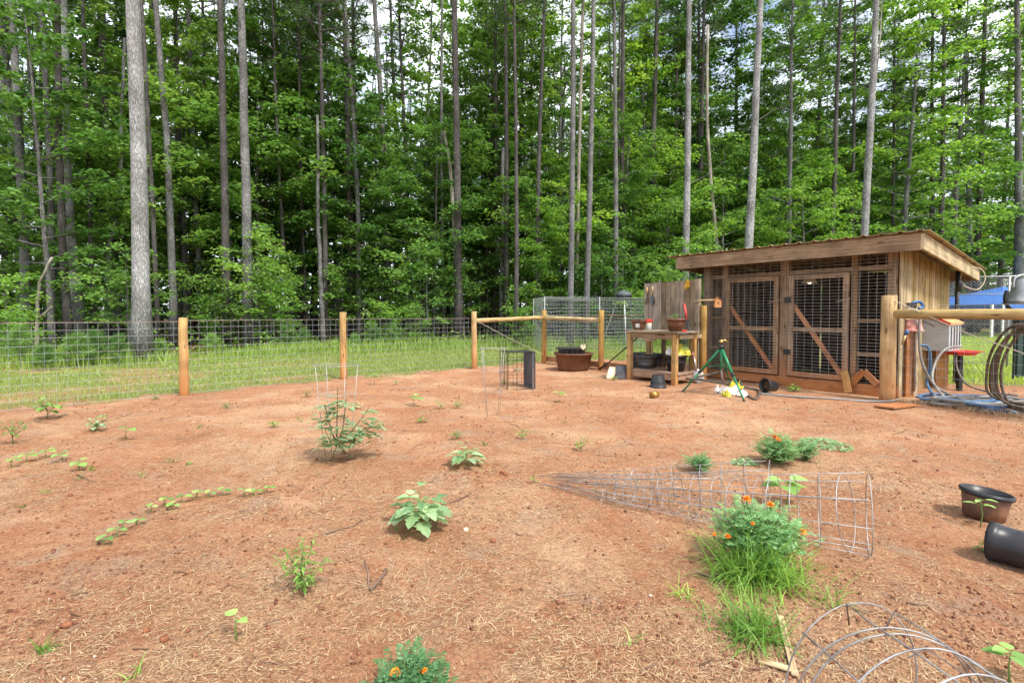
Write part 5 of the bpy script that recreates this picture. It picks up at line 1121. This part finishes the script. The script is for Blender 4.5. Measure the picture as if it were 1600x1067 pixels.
# chain-link panel
Lp = AT(1470, 500, 12.2); Rp = AT(1690, 500, 11.2); Lp.z = Rp.z = 0; hC = 1.3+58/FPX*11.7; cl_ = thing('chain_link_fence', 'tall chain link fence panel between shed and blue canopy', 'fence', Lp); dL = (Rp-Lp); LL = dL.length; dL.normalize()
for t_ in (0, .5, 1): MB().tube([Lp+dL*LL*t_+Vector((0, 0, -.05)), Lp+dL*LL*t_+Vector((0, 0, hC))], .022, 8).build('post', M['wire'], cl_, True)
MB().tube([Lp+Vector((0, 0, hC)), Rp+Vector((0, 0, hC))], .02, 8).build('top_rail', M['wire'], cl_, True); MB().tube([Lp+Vector((0, 0, hC-.42)), Rp+Vector((0, 0, hC-.42))], .012, 6).build('mid_rail', M['wire'], cl_, True)
b_ = MB(); k_ = .075; N_ = int(LL/k_)
for s_ in (-1, 1):
    for i in range(-int(hC/k_), N_+int(hC/k_)):
        x0 = i*k_; x1 = x0+s_*hC; z0_, z1_ = .04, hC; 
        xa, xb = x0, x1
        if s_ == 1:
            if xb < 0 or xa > LL: continue
            if xa < 0: z0_ = .04-xa; xa = 0
            if xb > LL: z1_ = hC-(xb-LL); xb = LL
        else:
            if xa < 0 or xb > LL: continue
            if xa > LL: z0_ = .04+(xa-LL); xa = LL
            if xb < 0: z1_ = hC+xb; xb = 0
        if z1_-z0_ > .05: b_.tube([Lp+dL*xa+Vector((0, .004*s_, z0_)), Lp+dL*xb+Vector((0, .004*s_, z1_))], .0028, 3, caps=False)
b_.build('wire_mesh', M['wire'], cl_)
# blue canopy, white legs, dark trailer
Yt = 28.0; cc = AT(1566, 500, Yt); cc.z = 0; hwT = 3.1; zE = 1.3+13/FPX*Yt+.0; zA = 1.3+42/FPX*Yt; tn = thing('canopy_tent', 'blue peaked canopy tent with white legs on the lawn', 'tent', cc)
cor = [cc+Vector((x_*hwT, y_*hwT, 0)) for x_, y_ in ((-1, -1), (1, -1), (1, 1), (-1, 1))]
vs = [q_+Vector((0, 0, zE)) for q_ in cor]+[cc+Vector((0, 0, zA))]+[q_+Vector((0, 0, zE-.02)) for q_ in cor]+[cc+Vector((0, 0, zA-.02))]
MB().add(vs, [(0, 1, 4), (1, 2, 4), (2, 3, 4), (3, 0, 4), (6, 5, 9), (7, 6, 9), (8, 7, 9), (5, 8, 9)]).build('canopy', M['tentblue'], tn)
for i in range(4): a_, c_ = cor[i], cor[(i+1) % 4]; MB().beam(a_+Vector((0, 0, zE-.10)), c_+Vector((0, 0, zE-.10)), .02, .24).build('valance', M['tentblue'], tn)
for q_ in cor: MB().beam(q_*.997+cc*.003+Vector((0, 0, 0)), q_*.997+cc*.003+Vector((0, 0, zE-.02)), .07, .07, (0, 1, 0)).build('leg', M['white'], tn)
tag(MB().beam(AT(1549, 520, Yt-3.3)*1.0-Vector((0, 0, AT(1549, 520, Yt-3.3).z)), AT(1549, 520, Yt-3.3)-Vector((0, 0, AT(1549, 520, Yt-3.3).z-1.75)), .09, .09, (0, 1, 0)).build('white_pole', M['white']), 'white pole standing on the lawn before the blue canopy', 'pole')
c = AT(1525, 500, 31.5); c.z = 0; tl = thing('utility_trailer', 'dark covered trailer parked under the blue canopy', 'trailer', c)
MB().box(c+Vector((0, 0, .95)), (3.2, 1.6, .9)).build('body', M['greyplastic'], tl); MB().box(c+Vector((0, 0, .46)), (3.3, 1.5, .08)).build('bed', M['blackmetal'], tl)
for x_ in (-.8, .8): MB().lathe([(.12, -.1), (.36, -.1), (.38, 0), (.36, .1), (.12, .1)], 18, T(c+Vector((x_, -.72, .36))) @ Matrix.Rotation(PI/2, 4, 'X')).build('wheel', M['blackplastic'], tl, True)
# ------------------------------------------------------------------ wire pen and feeder behind the rail fence
Yp = 16.2; a_ = AT(851, 540, Yp); b_p = AT(1016, 540, Yp+1.2); a_.z = b_p.z = 0; dv = Vector((-.10, 1, 0))*2.6; hP = 1.3+26/FPX*Yp
pen = thing('wire_pen', 'tall box-shaped wire mesh pen with netted top behind the fence', 'pen', a_)
for i, (p0, p1) in enumerate(((a_, b_p), (a_, a_+dv), (b_p, b_p+dv), (a_+dv, b_p+dv))):
    wire_grid(p0, p1, .03, hP, .11, .12, .0036, .012, 120+i).build('wire_panel', M['wire'], pen)
for p0 in (a_, b_p, a_+dv, b_p+dv, a_.lerp(b_p, .5)): MB().tube([p0+Vector((0, 0, -.05)), p0+Vector((0, 0, hP+.02))], .016, 6).build('post', M['wire'], pen, True)
b_ = MB()
for i in range(34): q_ = a_.lerp(b_p, i/33); b_.tube([q_+Vector((0, 0, hP)), q_+dv*.5+Vector((0, 0, hP-.06)), q_+dv+Vector((0, 0, hP))], .004, 3, caps=False)
for i in range(22): q_ = a_+dv*i/21; w_ = b_p+dv*i/21; b_.tube([q_+Vector((0, 0, hP)), q_.lerp(w_, .5)+Vector((0, 0, hP-.06)), w_+Vector((0, 0, hP))], .004, 3, caps=False)
b_.build('roof_netting', M['wire'], pen)
c = AT(974, 530, 20.0); c.z = hz(c); zz = lambda py: 1.3+(490-py)/FPX*20
fd = thing('game_feeder', 'grey barrel feeder with domed lid on pale splayed legs', 'feeder', c)
MB().lathe([(0, zz(484)), (.2, zz(484)), (.27, zz(481)), (.29, zz(466)), (.29, zz(463)), (0, zz(463))], 20, T(c)).build('barrel', M['feeder'], fd, True)
MB().lathe([(.34, zz(463.5)), (.30, zz(459)), (.18, zz(455)), (0, zz(454))], 20, T(c)).build('lid', M['feeder'], fd, True)
for a in (.6, 2.6, 4.6): MB().tube([c+Vector((math.cos(a)*.27, math.sin(a)*.27, zz(470))), c+Vector((math.cos(a)*.95, math.sin(a)*.95, -.02))], .022, 6).build('leg', M['white'], fd, True)
# ------------------------------------------------------------------ wire plant cages
def ringpts(c, ax, r, n=24, ph=0, sq=1.0, rd=None, j=0.0):
    ax = Vector(ax).normalized(); u_ = ax.cross(Vector((0, 0, 1)))
    if u_.length < .1: u_ = Vector((1, 0, 0))
    u_.normalize(); v_ = ax.cross(u_); out = []
    for i in range(n):
        a = 2*PI*i/n+ph; q = r*(1+(rd.uniform(-j, j) if rd else 0)); out.append(Vector(c)+u_*math.cos(a)*q+v_*math.sin(a)*q*sq)
    return out
def cage_cone(label, P0, P1, r0, r1, nr, nw, wr, seed, prong=.35, skip=0.0):
    rd = random.Random(seed); P0 = Vector(P0); P1 = Vector(P1); ax = (P1-P0).normalized(); e = thing('plant_cage', label, 'cage', Vector((P1.x, P1.y, 0)))
    for i in range(nr):
        t = i/(nr-1); r = r0+(r1-r0)*t; c = P0.lerp(P1, t)+ax*rd.uniform(-.02, .02); tl = ax+Vector((rd.uniform(-.2, .2), rd.uniform(-.25, .1), rd.uniform(-.12, .12)))
        MB().tube(ringpts(c, tl, r, 40, 0, rd.uniform(.95, 1.03), rd, .003), wr, 6, closed=True).build('ring', M['cagewire'], e, True)
    for k in range(nw):
        a = 2*PI*k/nw+rd.uniform(-.06, .06); pts = []
        for i in range(-1, 7):
            t = i/6; L = (P1-P0).length; tt = t if i >= 0 else -prong*rd.uniform(.6, 1.2)/L
            r = r0+(r1-r0)*max(t, 0)+rd.uniform(-.004, .004); q = ringpts(P0+(P1-P0)*tt, ax, max(.015, r if i >= 0 else r0*.75), 48)[int(round(a/(2*PI)*48)) % 48]
            q.z = max(q.z, hz(q)+.012); pts.append(q)
        if rd.random() < skip: pts = pts[:rd.choice((5, 6))]
        MB().tube(pts, wr*.95, 6).build('long_wire', M['cagewire'], e, True)
    return e
p0 = G(935, 775); p1 = G(1357, 862); p0.z = hz(p0)+.075; p1.z = hz(p1)+.215
cage_cone('long tapering wire cage lying on its side beside the marigolds', p0, p1, .075, .215, 15, 10, .0023, 5, .42, .3)
p0 = G(960, 762); p1 = G(1200, 795); p0.z = hz(p0)+.065; p1.z = hz(p1)+.17
cage_cone('shorter wire cage nested at the narrow end of the long one', p0, p1, .065, .165, 8, 7, .0022, 6, .45, .3)
p0 = Vector((.985, 1.36, .238)); p1 = Vector((1.04, .84, .25))
cage_cone('galvanised wire cage in the near right corner of the picture', p0, p1, .235, .245, 8, 9, .0024, 8, .0, .6)
def stand_cage(label, px, py, pyt, r, legs, rings, seed):
    c = GH(px, py); H = AT(px, pyt, c.y).z; rd = random.Random(seed); e = thing('tomato_cage', label, 'cage', c)
    for k in range(legs):
        a = 2*PI*k/legs+.5+seed; MB().tube([c+Vector((math.cos(a)*r*.55, math.sin(a)*r*.55, -.02)), c+Vector((math.cos(a)*r*.8, math.sin(a)*r*.8, H*.5)), c+Vector((math.cos(a)*r, math.sin(a)*r, H))], .0028, 5).build('leg', M['thinwire'], e, True)
    for f_ in rings: MB().tube(ringpts(c+Vector((0, 0, H*f_)), (.05*rd.uniform(-1, 1), .05, 1), r*(.55+.45*f_), 24), .0026, 5, closed=True).build('ring', M['thinwire'], e, True)
stand_cage('tall thin wire cage around the staked tomato plant', 527, 712, 568, .20, 4, (.33, .68, .99), 1)
stand_cage('empty thin wire cage standing near the dog crate', 770, 652, 545, .185, 4, (.35, .66, .98), 2)
# ------------------------------------------------------------------ garden plants
OV = [.05, .75, 1, .9, .55, .04]; LO = [.06, .6, .5, 1.0, .62, .85, .45, .5, .28, .03]; HE = [.55, .95, 1.08, 1.0, .78, .45, .05]; LA = [.12, .7, 1, .8, .42, .03]
def leaf(mb, base, d, L, Wd, prof, val, droop=.3, fold=.18, up=Vector((0, 0, 1))):
    d = Vector(d).normalized(); s = d.cross(up)
    if s.length < .05: s = Vector((1, 0, 0))
    s.normalize(); nrm = s.cross(d).normalized(); vs = []; k = len(prof)
    for i, w in enumerate(prof):
        t = i/(k-1); c = Vector(base)+d*L*t+nrm*(-droop*L*t*t)
        vs += [c-s*w*Wd/2+nrm*fold*w*Wd/2, c, c+s*w*Wd/2+nrm*fold*w*Wd/2]
    fs = []
    for i in range(k-1): q = 3*i; fs += [(q, q+1, q+4, q+3), (q+1, q+2, q+5, q+4)]
    mb.add(vs, fs); mb.av += [min(1, max(0, val+(.12 if j % 2 else -.05))) for j in range(len(fs))]
    return mb
def upright(label, p, H, nl, L, Wd, prof, m, seed, stemm='stem', each=True, name='garden_plant', spread=.6, stem_r=.005, lean=(0, 0), start=.25, pet=.5, group=None, branches=0, cat='plant', droop=.35):
    rd = random.Random(seed); p = Vector(p); e = thing(name, label, cat, p, group); tip = p+Vector((lean[0], lean[1], H)); st = MB(); fo = MB()
    st.tube([p-Vector((0, 0, .02)), p.lerp(tip, .5)+Vector((rd.uniform(-.01, .01), rd.uniform(-.01, .01), 0)), tip], [stem_r, stem_r*.8, stem_r*.4], 6)
    axes = [(p, tip)]
    for b in range(branches):
        f = rd.uniform(.08, .45); q = p.lerp(tip, f); a = b*2.4+rd.random(); t2 = q+Vector((math.cos(a)*H*.45, math.sin(a)*H*.45, H*rd.uniform(.25, .5))); st.tube([q, q.lerp(t2, .5)+Vector((0, 0, -.01)), t2], [stem_r*.7, stem_r*.6, stem_r*.3], 5); axes.append((q, t2))
    for ai, (q0, q1) in enumerate(axes):
        k = nl if ai == 0 else max(3, nl//2)
        for i in range(k):
            f = start+(1-start)*(i+.5)/k; q = q0.lerp(q1, f); a = i*2.39996+ai+rd.uniform(-.4, .4); el = rd.uniform(.1, .5)+(.5 if f > .92 else 0); sz = rd.uniform(.7, 1.12)*(1.12-.45*f)
            d = Vector((math.cos(a)*spread, math.sin(a)*spread, el)).normalized(); b0 = q+d*L*pet; st.tube([q, q.lerp(b0, .5)+Vector((0, 0, .1*L*pet)), b0], [stem_r*.45, stem_r*.4, stem_r*.3], 4, caps=False)
            d2 = Vector((d.x, d.y, d.z*.3-.05)); v = rd.uniform(.15, .95)
            if each: leaf(MB(), b0, d2, L*sz, Wd*sz, prof, v, droop).build('leaf', M[m], e, True)
            else: leaf(fo, b0, d2, L*sz, Wd*sz, prof, v, droop)
    st.build('stem', M[stemm], e, True)
    if not each: fo.build('foliage', M[m], e, True, 'stuff')
    return e
def pinnate(mb, base, d, L, nlf, ll, lw, val, prof=LA, rd=random, droop=.25):
    d = Vector(d).normalized(); s = d.cross(Vector((0, 0, 1)))
    if s.length < .05: s = Vector((1, 0, 0))
    s.normalize(); up = s.cross(d)
    for i in range(nlf):
        t = .2+.75*i/nlf; c = Vector(base)+d*L*t-up*droop*L*t*t
        for sg in (-1, 1): leaf(mb, c, d*.55+s*sg+up*rd.uniform(-.15, .25), ll*(1.1-.4*t), lw, prof, val, .2, .1)
    leaf(mb, Vector(base)+d*L*.95-up*droop*L*.9, d, ll, lw, prof, val, .2, .1)
# staked tomato
p = GH(517, 719); e = thing('tomato_plant', 'pale green tomato plant growing inside the thin wire cage', 'plant', p); rd = random.Random(31); st = MB(); fo = MB()
ax = [(p, p+Vector((.10, .02, .30)), p+Vector((.13, .03, .56)))]
for (dx, dy, h) in ((-.12, .05, .50), (.26, .1, .46), (.0, .05, .66), (.36, .05, .36), (-.08, -.05, .3), (.22, -.03, .24)): ax.append((p+Vector((.05, .01, .15)), p+Vector((.05+dx*.5, dy*.5, h*.6)), p+Vector((.05+dx, dy, h))))
for a0, a1, a2 in ax:
    pts = spline([a0, a1, a2], 6); st.tube(pts, [.007*(1-.5*i/len(pts)) for i in range(len(pts))], 6)
    for i in range(8):
        f = .35+.65*rd.random(); q = pts[min(len(pts)-1, int(f*len(pts)))]; a = rd.uniform(0, 6.28); d = Vector((math.cos(a), math.sin(a), rd.uniform(-.25, .7))); pinnate(fo, q, d, rd.uniform(.07, .16), rd.choice((2, 3, 3)), rd.uniform(.05, .09), rd.uniform(.034, .055), rd.uniform(.5, 1.0), LO, rd, rd.uniform(.3, .9))
st.build('stem', M['stembrown'], e, True); fo.build('foliage', M['veg'], e, True, 'stuff')
upright('broad lobed-leaf plant in the middle foreground of the clay', GH(655, 825), .19, 12, .12, .115, LO, 'veg', 41, branches=5, pet=.65, stem_r=.005, spread=.9)
upright('smaller lobed-leaf plant behind the broad one', GH(728, 730), .15, 10, .12, .10, LO, 'veg', 42, branches=3, pet=.5, spread=.9)
upright('thin upright weed with narrow leaves left of centre', GH(474, 925), .25, 26, .055, .016, LA, 'weed', 43, each=False, branches=5, spread=.9, start=.1, pet=.15, name='weed_plant')
def seedling(label, px, py, H, n, L, seed, m='squash', wf=.95, group=None, prof=HE, name='seedling'):
    return upright(label, GH(px, py), H, n, L, L*wf, prof, m, seed, group=group, name=name, start=.75, pet=.25, stem_r=.004, spread=1.0, droop=.2)
seedling('two-leaved pale seedling alone in the left foreground', 370, 1003, .10, 2, .062, 51)
seedling('large pale-leaved squash plant behind the lying wire cage', 1228, 785, .16, 6, .15, 52, wf=1.1, name='squash_plant')
seedling('seedling with broad leaves at the near right edge', 1578, 1062, .11, 5, .075, 53, 'squash', .8)
seedling('single seedling in front of the muddy upright pot', 1531, 817, .17, 6, .10, 54, 'squash', .5, None, OV)
seedling('three-leaved seedling on the left clay below first fence post', 197, 690, .13, 3, .12, 55)
seedling('pale seedling right of the empty thin cage, before the tub', 874, 628, .14, 6, .12, 56)
seedling('pale seedling right of the second fence post', 648, 634, .13, 4, .13, 57)
seedling('twin-leaved seedling at foot of the second fence post', 585, 600, .2, 3, .14, 58)
for i, (px, py) in enumerate(((163, 852), (183, 840), (192, 830), (214, 822), (236, 802), (258, 792), (270, 796), (285, 786), (306, 781), (327, 777), (347, 776), (382, 780), (398, 777), (418, 772))):
    seedling('pale round-leaved seedling in the curved row on the left clay', px, py, .035+.012*(i % 3), 3, .062, 60+i, group='seedlings in the curved row')
for i, (px, py) in enumerate(((18, 732), (42, 722), (72, 716), (96, 722), (122, 735), (160, 660))):
    seedling('small pale seedling in the short row at the left edge', px, py, .07, 4, .085, 80+i, group='seedlings in the left row')
upright('leafy bush on the clay edge below the left grass strip', GH(75, 655), .28, 12, .11, .07, OV, 'weed', 91, each=False, branches=4, name='weed_plant', spread=.9)
upright('sparse weed clump at the left edge of the clay', GH(20, 696), .24, 9, .07, .035, OV, 'weed', 92, each=False, branches=4, name='weed_plant', spread=1.0)
upright('grey-green weed clump left of the three-leaved seedling', GH(150, 676), .16, 9, .06, .05, OV, 'veg', 93, each=False, branches=5, name='weed_plant', spread=1.0)
upright('leafy weed growing at the shed sill by the doors', GH(1240, 612), .14, 9, .07, .05, OV, 'weed', 94, each=False, branches=6, name='weed_plant', spread=1.0)
upright('little weed sprouting by the tipped black pot', GH(1538, 857), .06, 8, .03, .02, OV, 'weed', 95, each=False, branches=2, name='weed_plant')
upright('low green weed against the grey upturned bucket', GH(958, 595), .07, 8, .06, .04, OV, 'weed', 96, each=False, branches=4, name='weed_plant')
upright('seedlings growing in the brown pot on the bench', BENCH_POT+Vector((-.02, 0, .19)), .17, 9, .05, .035, OV, 'weed', 97, each=False, branches=4, name='potted_seedlings')
upright('tiny plant left of the lying cage tips', GH(834, 757), .06, 6, .03, .022, OV, 'weed', 98, each=False, name='weed_plant')
rd = random.Random(15); k = 0
for px, py in ((600, 560), (690, 640), (820, 690), (905, 705), (560, 640), (430, 668), (350, 640), (240, 625), (620, 600), (540, 690), (400, 600), (480, 620), (715, 640), (790, 600), (660, 660), (710, 690)):
    k += 1; upright('small low weed scattered over the far clay', GH(px+rd.uniform(-4, 4), py), rd.uniform(.06, .13), 7, .05, .032, OV, rd.choice(('weed', 'veg')), 200+k, each=False, branches=2, name='weed_plant', group='small weeds on the clay', spread=1.0)
# low mint-like patches
def patch(label, px, py, rx, ry, N, seed, m='veg', H=.05):
    c = GH(px, py); r = np.random.default_rng(seed); a = r.random(N)*2*PI; q = np.sqrt(r.random(N)); x = c.x+np.cos(a)*q*rx; y = c.y+np.sin(a)*q*ry; z = hgt(x, y)+.008+H*r.random(N)*(1.1-q)
    e = thing('ground_cover', label, 'plant', c); V, F = leafquads(np.stack([x, y, z], -1), np.stack([r.normal(0, .35, N), r.normal(0, .35, N), np.ones(N)], -1), r.normal(0, 1, (N, 3)), .03+.03*r.random(N), .014+.012*r.random(N))
    V[:, :] -= np.array(c); o = mesh_np('foliage', V, F, M[m], np.clip(r.normal(.6, .3, N), 0, 1), parent=e, kind='stuff'); return e
patch('flat mat of pale leaves right of the middle marigold', 1290, 692, .22, .26, 420, 1); patch('small pale-leaved runner left of the middle marigold', 1163, 722, .11, .08, 120, 2, H=.07)
# marigolds
def marigold(label, px, py, R, H, nst, seed, flowers):
    c = GH(px, py); rd = random.Random(seed); e = thing('marigold', label, 'flower', c); st = MB(); C = []; D = []
    r = np.random.default_rng(seed); P = []; Nn = []; Dd = []; Lq = []; Wq = []
    for i in range(nst):
        a = i*2.39996; q = math.sqrt((i+.5)/nst); tip = c+Vector((math.cos(a)*R*q, math.sin(a)*R*q, H*math.sqrt(max(.02, 1-.78*q*q))*rd.uniform(.8, 1.1)))
        mid = c.lerp(tip, .5)+Vector((0, 0, -.02*H)); st.tube([c, mid, tip], [.0035, .003, .002], 4, caps=False)
        for j in range(8):
            f = .35+.65*(j+rd.random())/8; b0 = c.lerp(mid, f*2) if f < .5 else mid.lerp(tip, f*2-1); az = rd.uniform(0, 6.28); d = Vector((math.cos(az), math.sin(az), rd.uniform(-.1, .8))).normalized(); s = d.cross(Vector((0, 0, 1))).normalized(); up = s.cross(d); L = rd.uniform(.05, .085)
            for t in np.linspace(.15, 1, 6):
                for sg in (-1, 1):
                    dd = d*.6+s*sg*.9+up*.15; l_ = .026*(1.15-.5*t); P.append(b0+d*L*t+dd.normalized()*l_*.5); Dd.append(dd); Nn.append(up+s*rd.uniform(-.3, .3)); Lq.append(l_); Wq.append(.0075)
            P.append(b0+d*L*1.1); Dd.append(d); Nn.append(up); Lq.append(.028); Wq.append(.008)
    P = np.array(P)-np.array(c); V, F = leafquads(P, np.array(Nn), np.array(Dd), np.array(Lq), np.array(Wq))
    mesh_np('foliage', V, F, M['marigold'], np.clip(r.normal(.45, .28, len(P)), 0, 1), parent=e, kind='stuff'); st.build('stems', M['stem'], e, True)
    for (fx, fy, dep, fr) in flowers:
        q = AT(fx, fy, c.y+dep); fb_ = MB()
        for ring, (kk, rad, hh, tl) in enumerate(((11, 1.0, .0, .15), (10, .8, .25, .5), (8, .55, .45, .9), (5, .3, .6, 1.6))):
            for j in range(kk): a = 2*PI*j/kk+ring*.4; leaf(fb_, q+Vector((0, 0, fr*hh)), (math.cos(a), math.sin(a), tl), fr*rad, fr*.55, [.3, .9, 1, .7], rd.uniform(.2, .8)+.12*ring, .15, .1)
        fo_ = fb_.build('flower', M['petal'], e, True)
        MB().tube([q+Vector((0, 0, .0)), q+Vector((0, 0, -.03)), q.lerp(c+Vector((0, 0, H*.4)), .5)], [.006, .004, .003], 5).build('stalk', M['stem'], fo_, True)
    return e
marigold('large orange marigold bush growing through the grass clump', 1185, 872, .245, .30, 85, 1, ((1167, 780, .02, .022), (1204, 789, .0, .021), (1254, 832, -.05, .023), (1137, 838, -.1, .016), (1116, 835, -.06, .012), (1176, 818, -.12, .012)))
marigold('round marigold plant with two orange blooms in mid clay', 1214, 722, .21, .25, 50, 2, ((1211, 683, 0, .028), (1216, 688, -.06, .026)))
marigold('small flowerless marigold beside the round one', 1259, 716, .12, .17, 18, 3, ())
marigold('young marigold without blooms above the cage middle', 1092, 735, .10, .15, 16, 4, ())
marigold('marigold with a red-orange bloom at the bottom picture edge', 640, 1098, .13, .16, 30, 5, ((618, 1051, -.02, .018), (654, 1046, .02, .013), (664, 1048, .0, .012)))
# sedge and grass clumps
def clump(label, px, py, n, L, spread, seed, wd=.005, m='sedge', name='grass_clump', group=None, up=.9):
    c = GH(px, py); r = np.random.default_rng(seed); e = thing(name, label, 'grass', c, group); a = r.random(n)*2*PI; ln = L*(.45+.6*r.random(n)); q = np.abs(r.normal(.35, .5, n))+.15; x0 = r.normal(0, spread, n); y0 = r.normal(0, spread, n); k = 7; w = wd*(.7+.6*r.random(n))
    V = np.zeros((n, k, 2, 3)); x = x0.copy(); y = y0.copy(); z = hgt(c.x+x0, c.y+y0)-c.z-.01; el = np.clip(PI/2*up-q*.75, .2, 1.45)
    for i in range(k):
        s_ = w/2*(1-(i/(k-1))**2*.92); V[:, i, 0] = np.stack([x-np.sin(a)*s_, y+np.cos(a)*s_, z], -1); V[:, i, 1] = np.stack([x+np.sin(a)*s_, y-np.cos(a)*s_, z], -1)
        st_ = ln/(k-1); x = x+np.cos(a)*np.cos(el)*st_; y = y+np.sin(a)*np.cos(el)*st_; z = np.maximum(z+np.sin(el)*st_, hgt(c.x+x, c.y+y)-c.z+.004); el = el-q*.42
    V = V.reshape(-1, 3); F = []
    for i in range(k-1): o_ = np.arange(n)*k*2+i*2; F.append(np.stack([o_, o_+1, o_+3, o_+2], -1))
    F = np.concatenate(F); v = np.tile(np.clip(r.normal(.5, .28, n), 0, 1), k-1)
    mesh_np('blades', V, F, M[m], v, parent=e, kind='stuff'); return e
clump('big arching green sedge clump in front of the marigold bush', 1172, 900, 420, .36, .07, 1, .006)
clump('sedge spilling right of the marigold bush', 1222, 905, 150, .34, .06, 2, .0055)
clump('lower light sedge tuft near the pale wood strips', 1178, 985, 280, .22, .06, 3, .005)
clump('thin sedge strands between the two sedge tufts', 1165, 940, 60, .17, .05, 4, .004)
clump('straggling sedge by the near wire cage', 1300, 940, 26, .20, .05, 5, .005)
clump('wispy sedge at left of the big sedge clump', 1065, 925, 26, .14, .02, 6, .004)
clump('grass tuft cut by the bottom left corner', 70, 1020, 24, .10, .012, 7, .005)
rd = random.Random(3)
for i, (px, py) in enumerate(((123, 748), (145, 735), (268, 718), (293, 722), (218, 742), (470, 660), (617, 828), (645, 818), (312, 668), (650, 1010), (215, 1062), (465, 655), (700, 612), (330, 735), (75, 770), (40, 795), (880, 660), (760, 700), (985, 1000), (520, 655))):
    clump('short green grass sprout scattered on the bare clay', px, py, rd.randint(4, 8), rd.uniform(.07, .13), .012, 100+i, .009 if py < 780 else .006, 'weed', 'grass_sprout', 'grass sprouts on the clay')
# ------------------------------------------------------------------ pots on the near right, strips, sticks, clods
p = GH(1543, 806); pot('muddy_pot', 'mud-splashed black-rimmed pot standing half sunk at right', p, .10, .122, .17, 'blackplastic', 'pot', T(p+Vector((0, .03, -.005))) @ Matrix.Rotation(.12, 4, 'Y'), soil=.5); 
MB().lathe([(.1015, .002), (.109, .06), (.1205, .138), (.1195, .143), (.10, .0)], 28, T(p+Vector((0, .03, -.003))) @ Matrix.Rotation(.12, 4, 'Y')).build('mud_crust', M['muddyplastic'], [o for o in bpy.data.objects if o.name == 'muddy_pot'][0], True)
MB().tube(ringpts(p+Vector((.02, .03, .163)), (.12, 0, 1), .128, 36), .007, 6, closed=True).build('rim', M['blackplastic'], [o for o in bpy.data.objects if o.name == 'muddy_pot'][0], True)
p = GH(1549, 866); Mx = T(p+Vector((-.005, 0, .098))) @ RZ(math.radians(123)) @ Matrix.Rotation(math.radians(90), 4, 'Y')
pot('black_pot', 'glossy black nursery pot lying on its side at the right edge', p, .084, .096, .28, 'blackplastic', 'pot', T(Vector((.275*math.cos(math.radians(-57)), .275*math.sin(math.radians(-57)), -.0))) @ Mx, bands=((.3, 0), (.6, .001)), rim=.005)
def strip(label, a, b, w, m='newboard'):
    p0, p1 = G(*a), G(*b); tag(MB().beam(Z(p0, .012), Z(p1, .014), w, .006).build('wood_strip', M[m]), label, 'wood')
strip('pale wood strip pointing up towards the sedge tuft', (1219, 962), (1243, 1052), .024); strip('pale wood strip crossing behind the near wire cage', (1184, 1027), (1246, 1046), .026)
def stick(label, pts, r, name='stick', cat='stick', group=None):
    tag(MB().tube([Z(G(*q), r*.9+.004) for q in pts], [r*(1-.4*i/len(pts)) for i in range(len(pts))], 6).build(name, M['stick'], None, True), label, cat, group)
stick('thick bent piece of dark bark in the centre foreground', [(579, 921), (588, 911), (598, 899), (603, 889)], .010, 'bark_piece'); stick('thin dark twig rising beside the bent bark piece', [(570, 879), (575, 895), (577, 918)], .0035)
stick('long thin twig left of the broad lobed-leaf plant', [(508, 840), (530, 833), (552, 827), (566, 817)], .004); stick('dark twig right of the broad lobed-leaf plant', [(690, 790), (715, 783), (733, 775)], .005)
rd = random.Random(21)
for i in range(46):
    px, py = rd.uniform(10, 1590), 640+420*rd.random()**1.3; a = rd.uniform(-.7, .7); L = rd.uniform(8, 40); q = (px+L*math.cos(a)*.5, py+L*.25*math.sin(a)+rd.uniform(-3, 3)); e2 = (px+L*math.cos(a), py+L*.5*math.sin(a))
    stick('thin dry twig lying loose on the red clay', [(px, py), q, e2], rd.uniform(.0018, .004), 'twig', 'twig', 'loose twigs on the clay')
def clod(label, px, py, s, seed, m='soil', group=None, name='clod', cat='soil'):
    c = GH(px, py); rd = random.Random(seed); vs = []; n_ = 9
    for j in range(6):
        t = PI*j/5
        for i in range(n_): a = 2*PI*i/n_; f = s*rd.uniform(.72, 1.15); vs.append(c+Vector((math.sin(t)*math.cos(a)*f, math.sin(t)*math.sin(a)*f, s*.35+math.cos(t)*f*.7)))
    fs = [(j*n_+i, (j+1)*n_+i, (j+1)*n_+(i+1) % n_, j*n_+(i+1) % n_) for j in range(5) for i in range(n_)]
    tag(MB().add(vs, fs).build(name, M[m], None, True), label, cat, group)
M['redclod'] = plain('red_clod', (.24, .09, .045), .95, 0, .4, 60, bump=.8)
clod('round red-brown clod in the left foreground', 257, 1006, .019, 1, 'redclod'); clod('pale chip lying right of the broad lobed-leaf plant', 728, 826, .018, 2, 'cream', name='pale_chip', cat='chip')
for i, (px, py) in enumerate(((590, 703), (592, 711), (537, 708), (531, 716), (616, 690), (597, 729), (494, 717), (785, 742), (745, 742), (790, 745), (870, 640), (110, 775), (105, 982), (230, 990), (770, 845), (800, 1010), (1000, 640), (1090, 660), (1290, 660), (1430, 720))):
    clod('small dark clod lying on the red clay', px, py, .012+.010*((i*7) % 5)/4, 40+i, 'redclod', 'small clods on the clay')
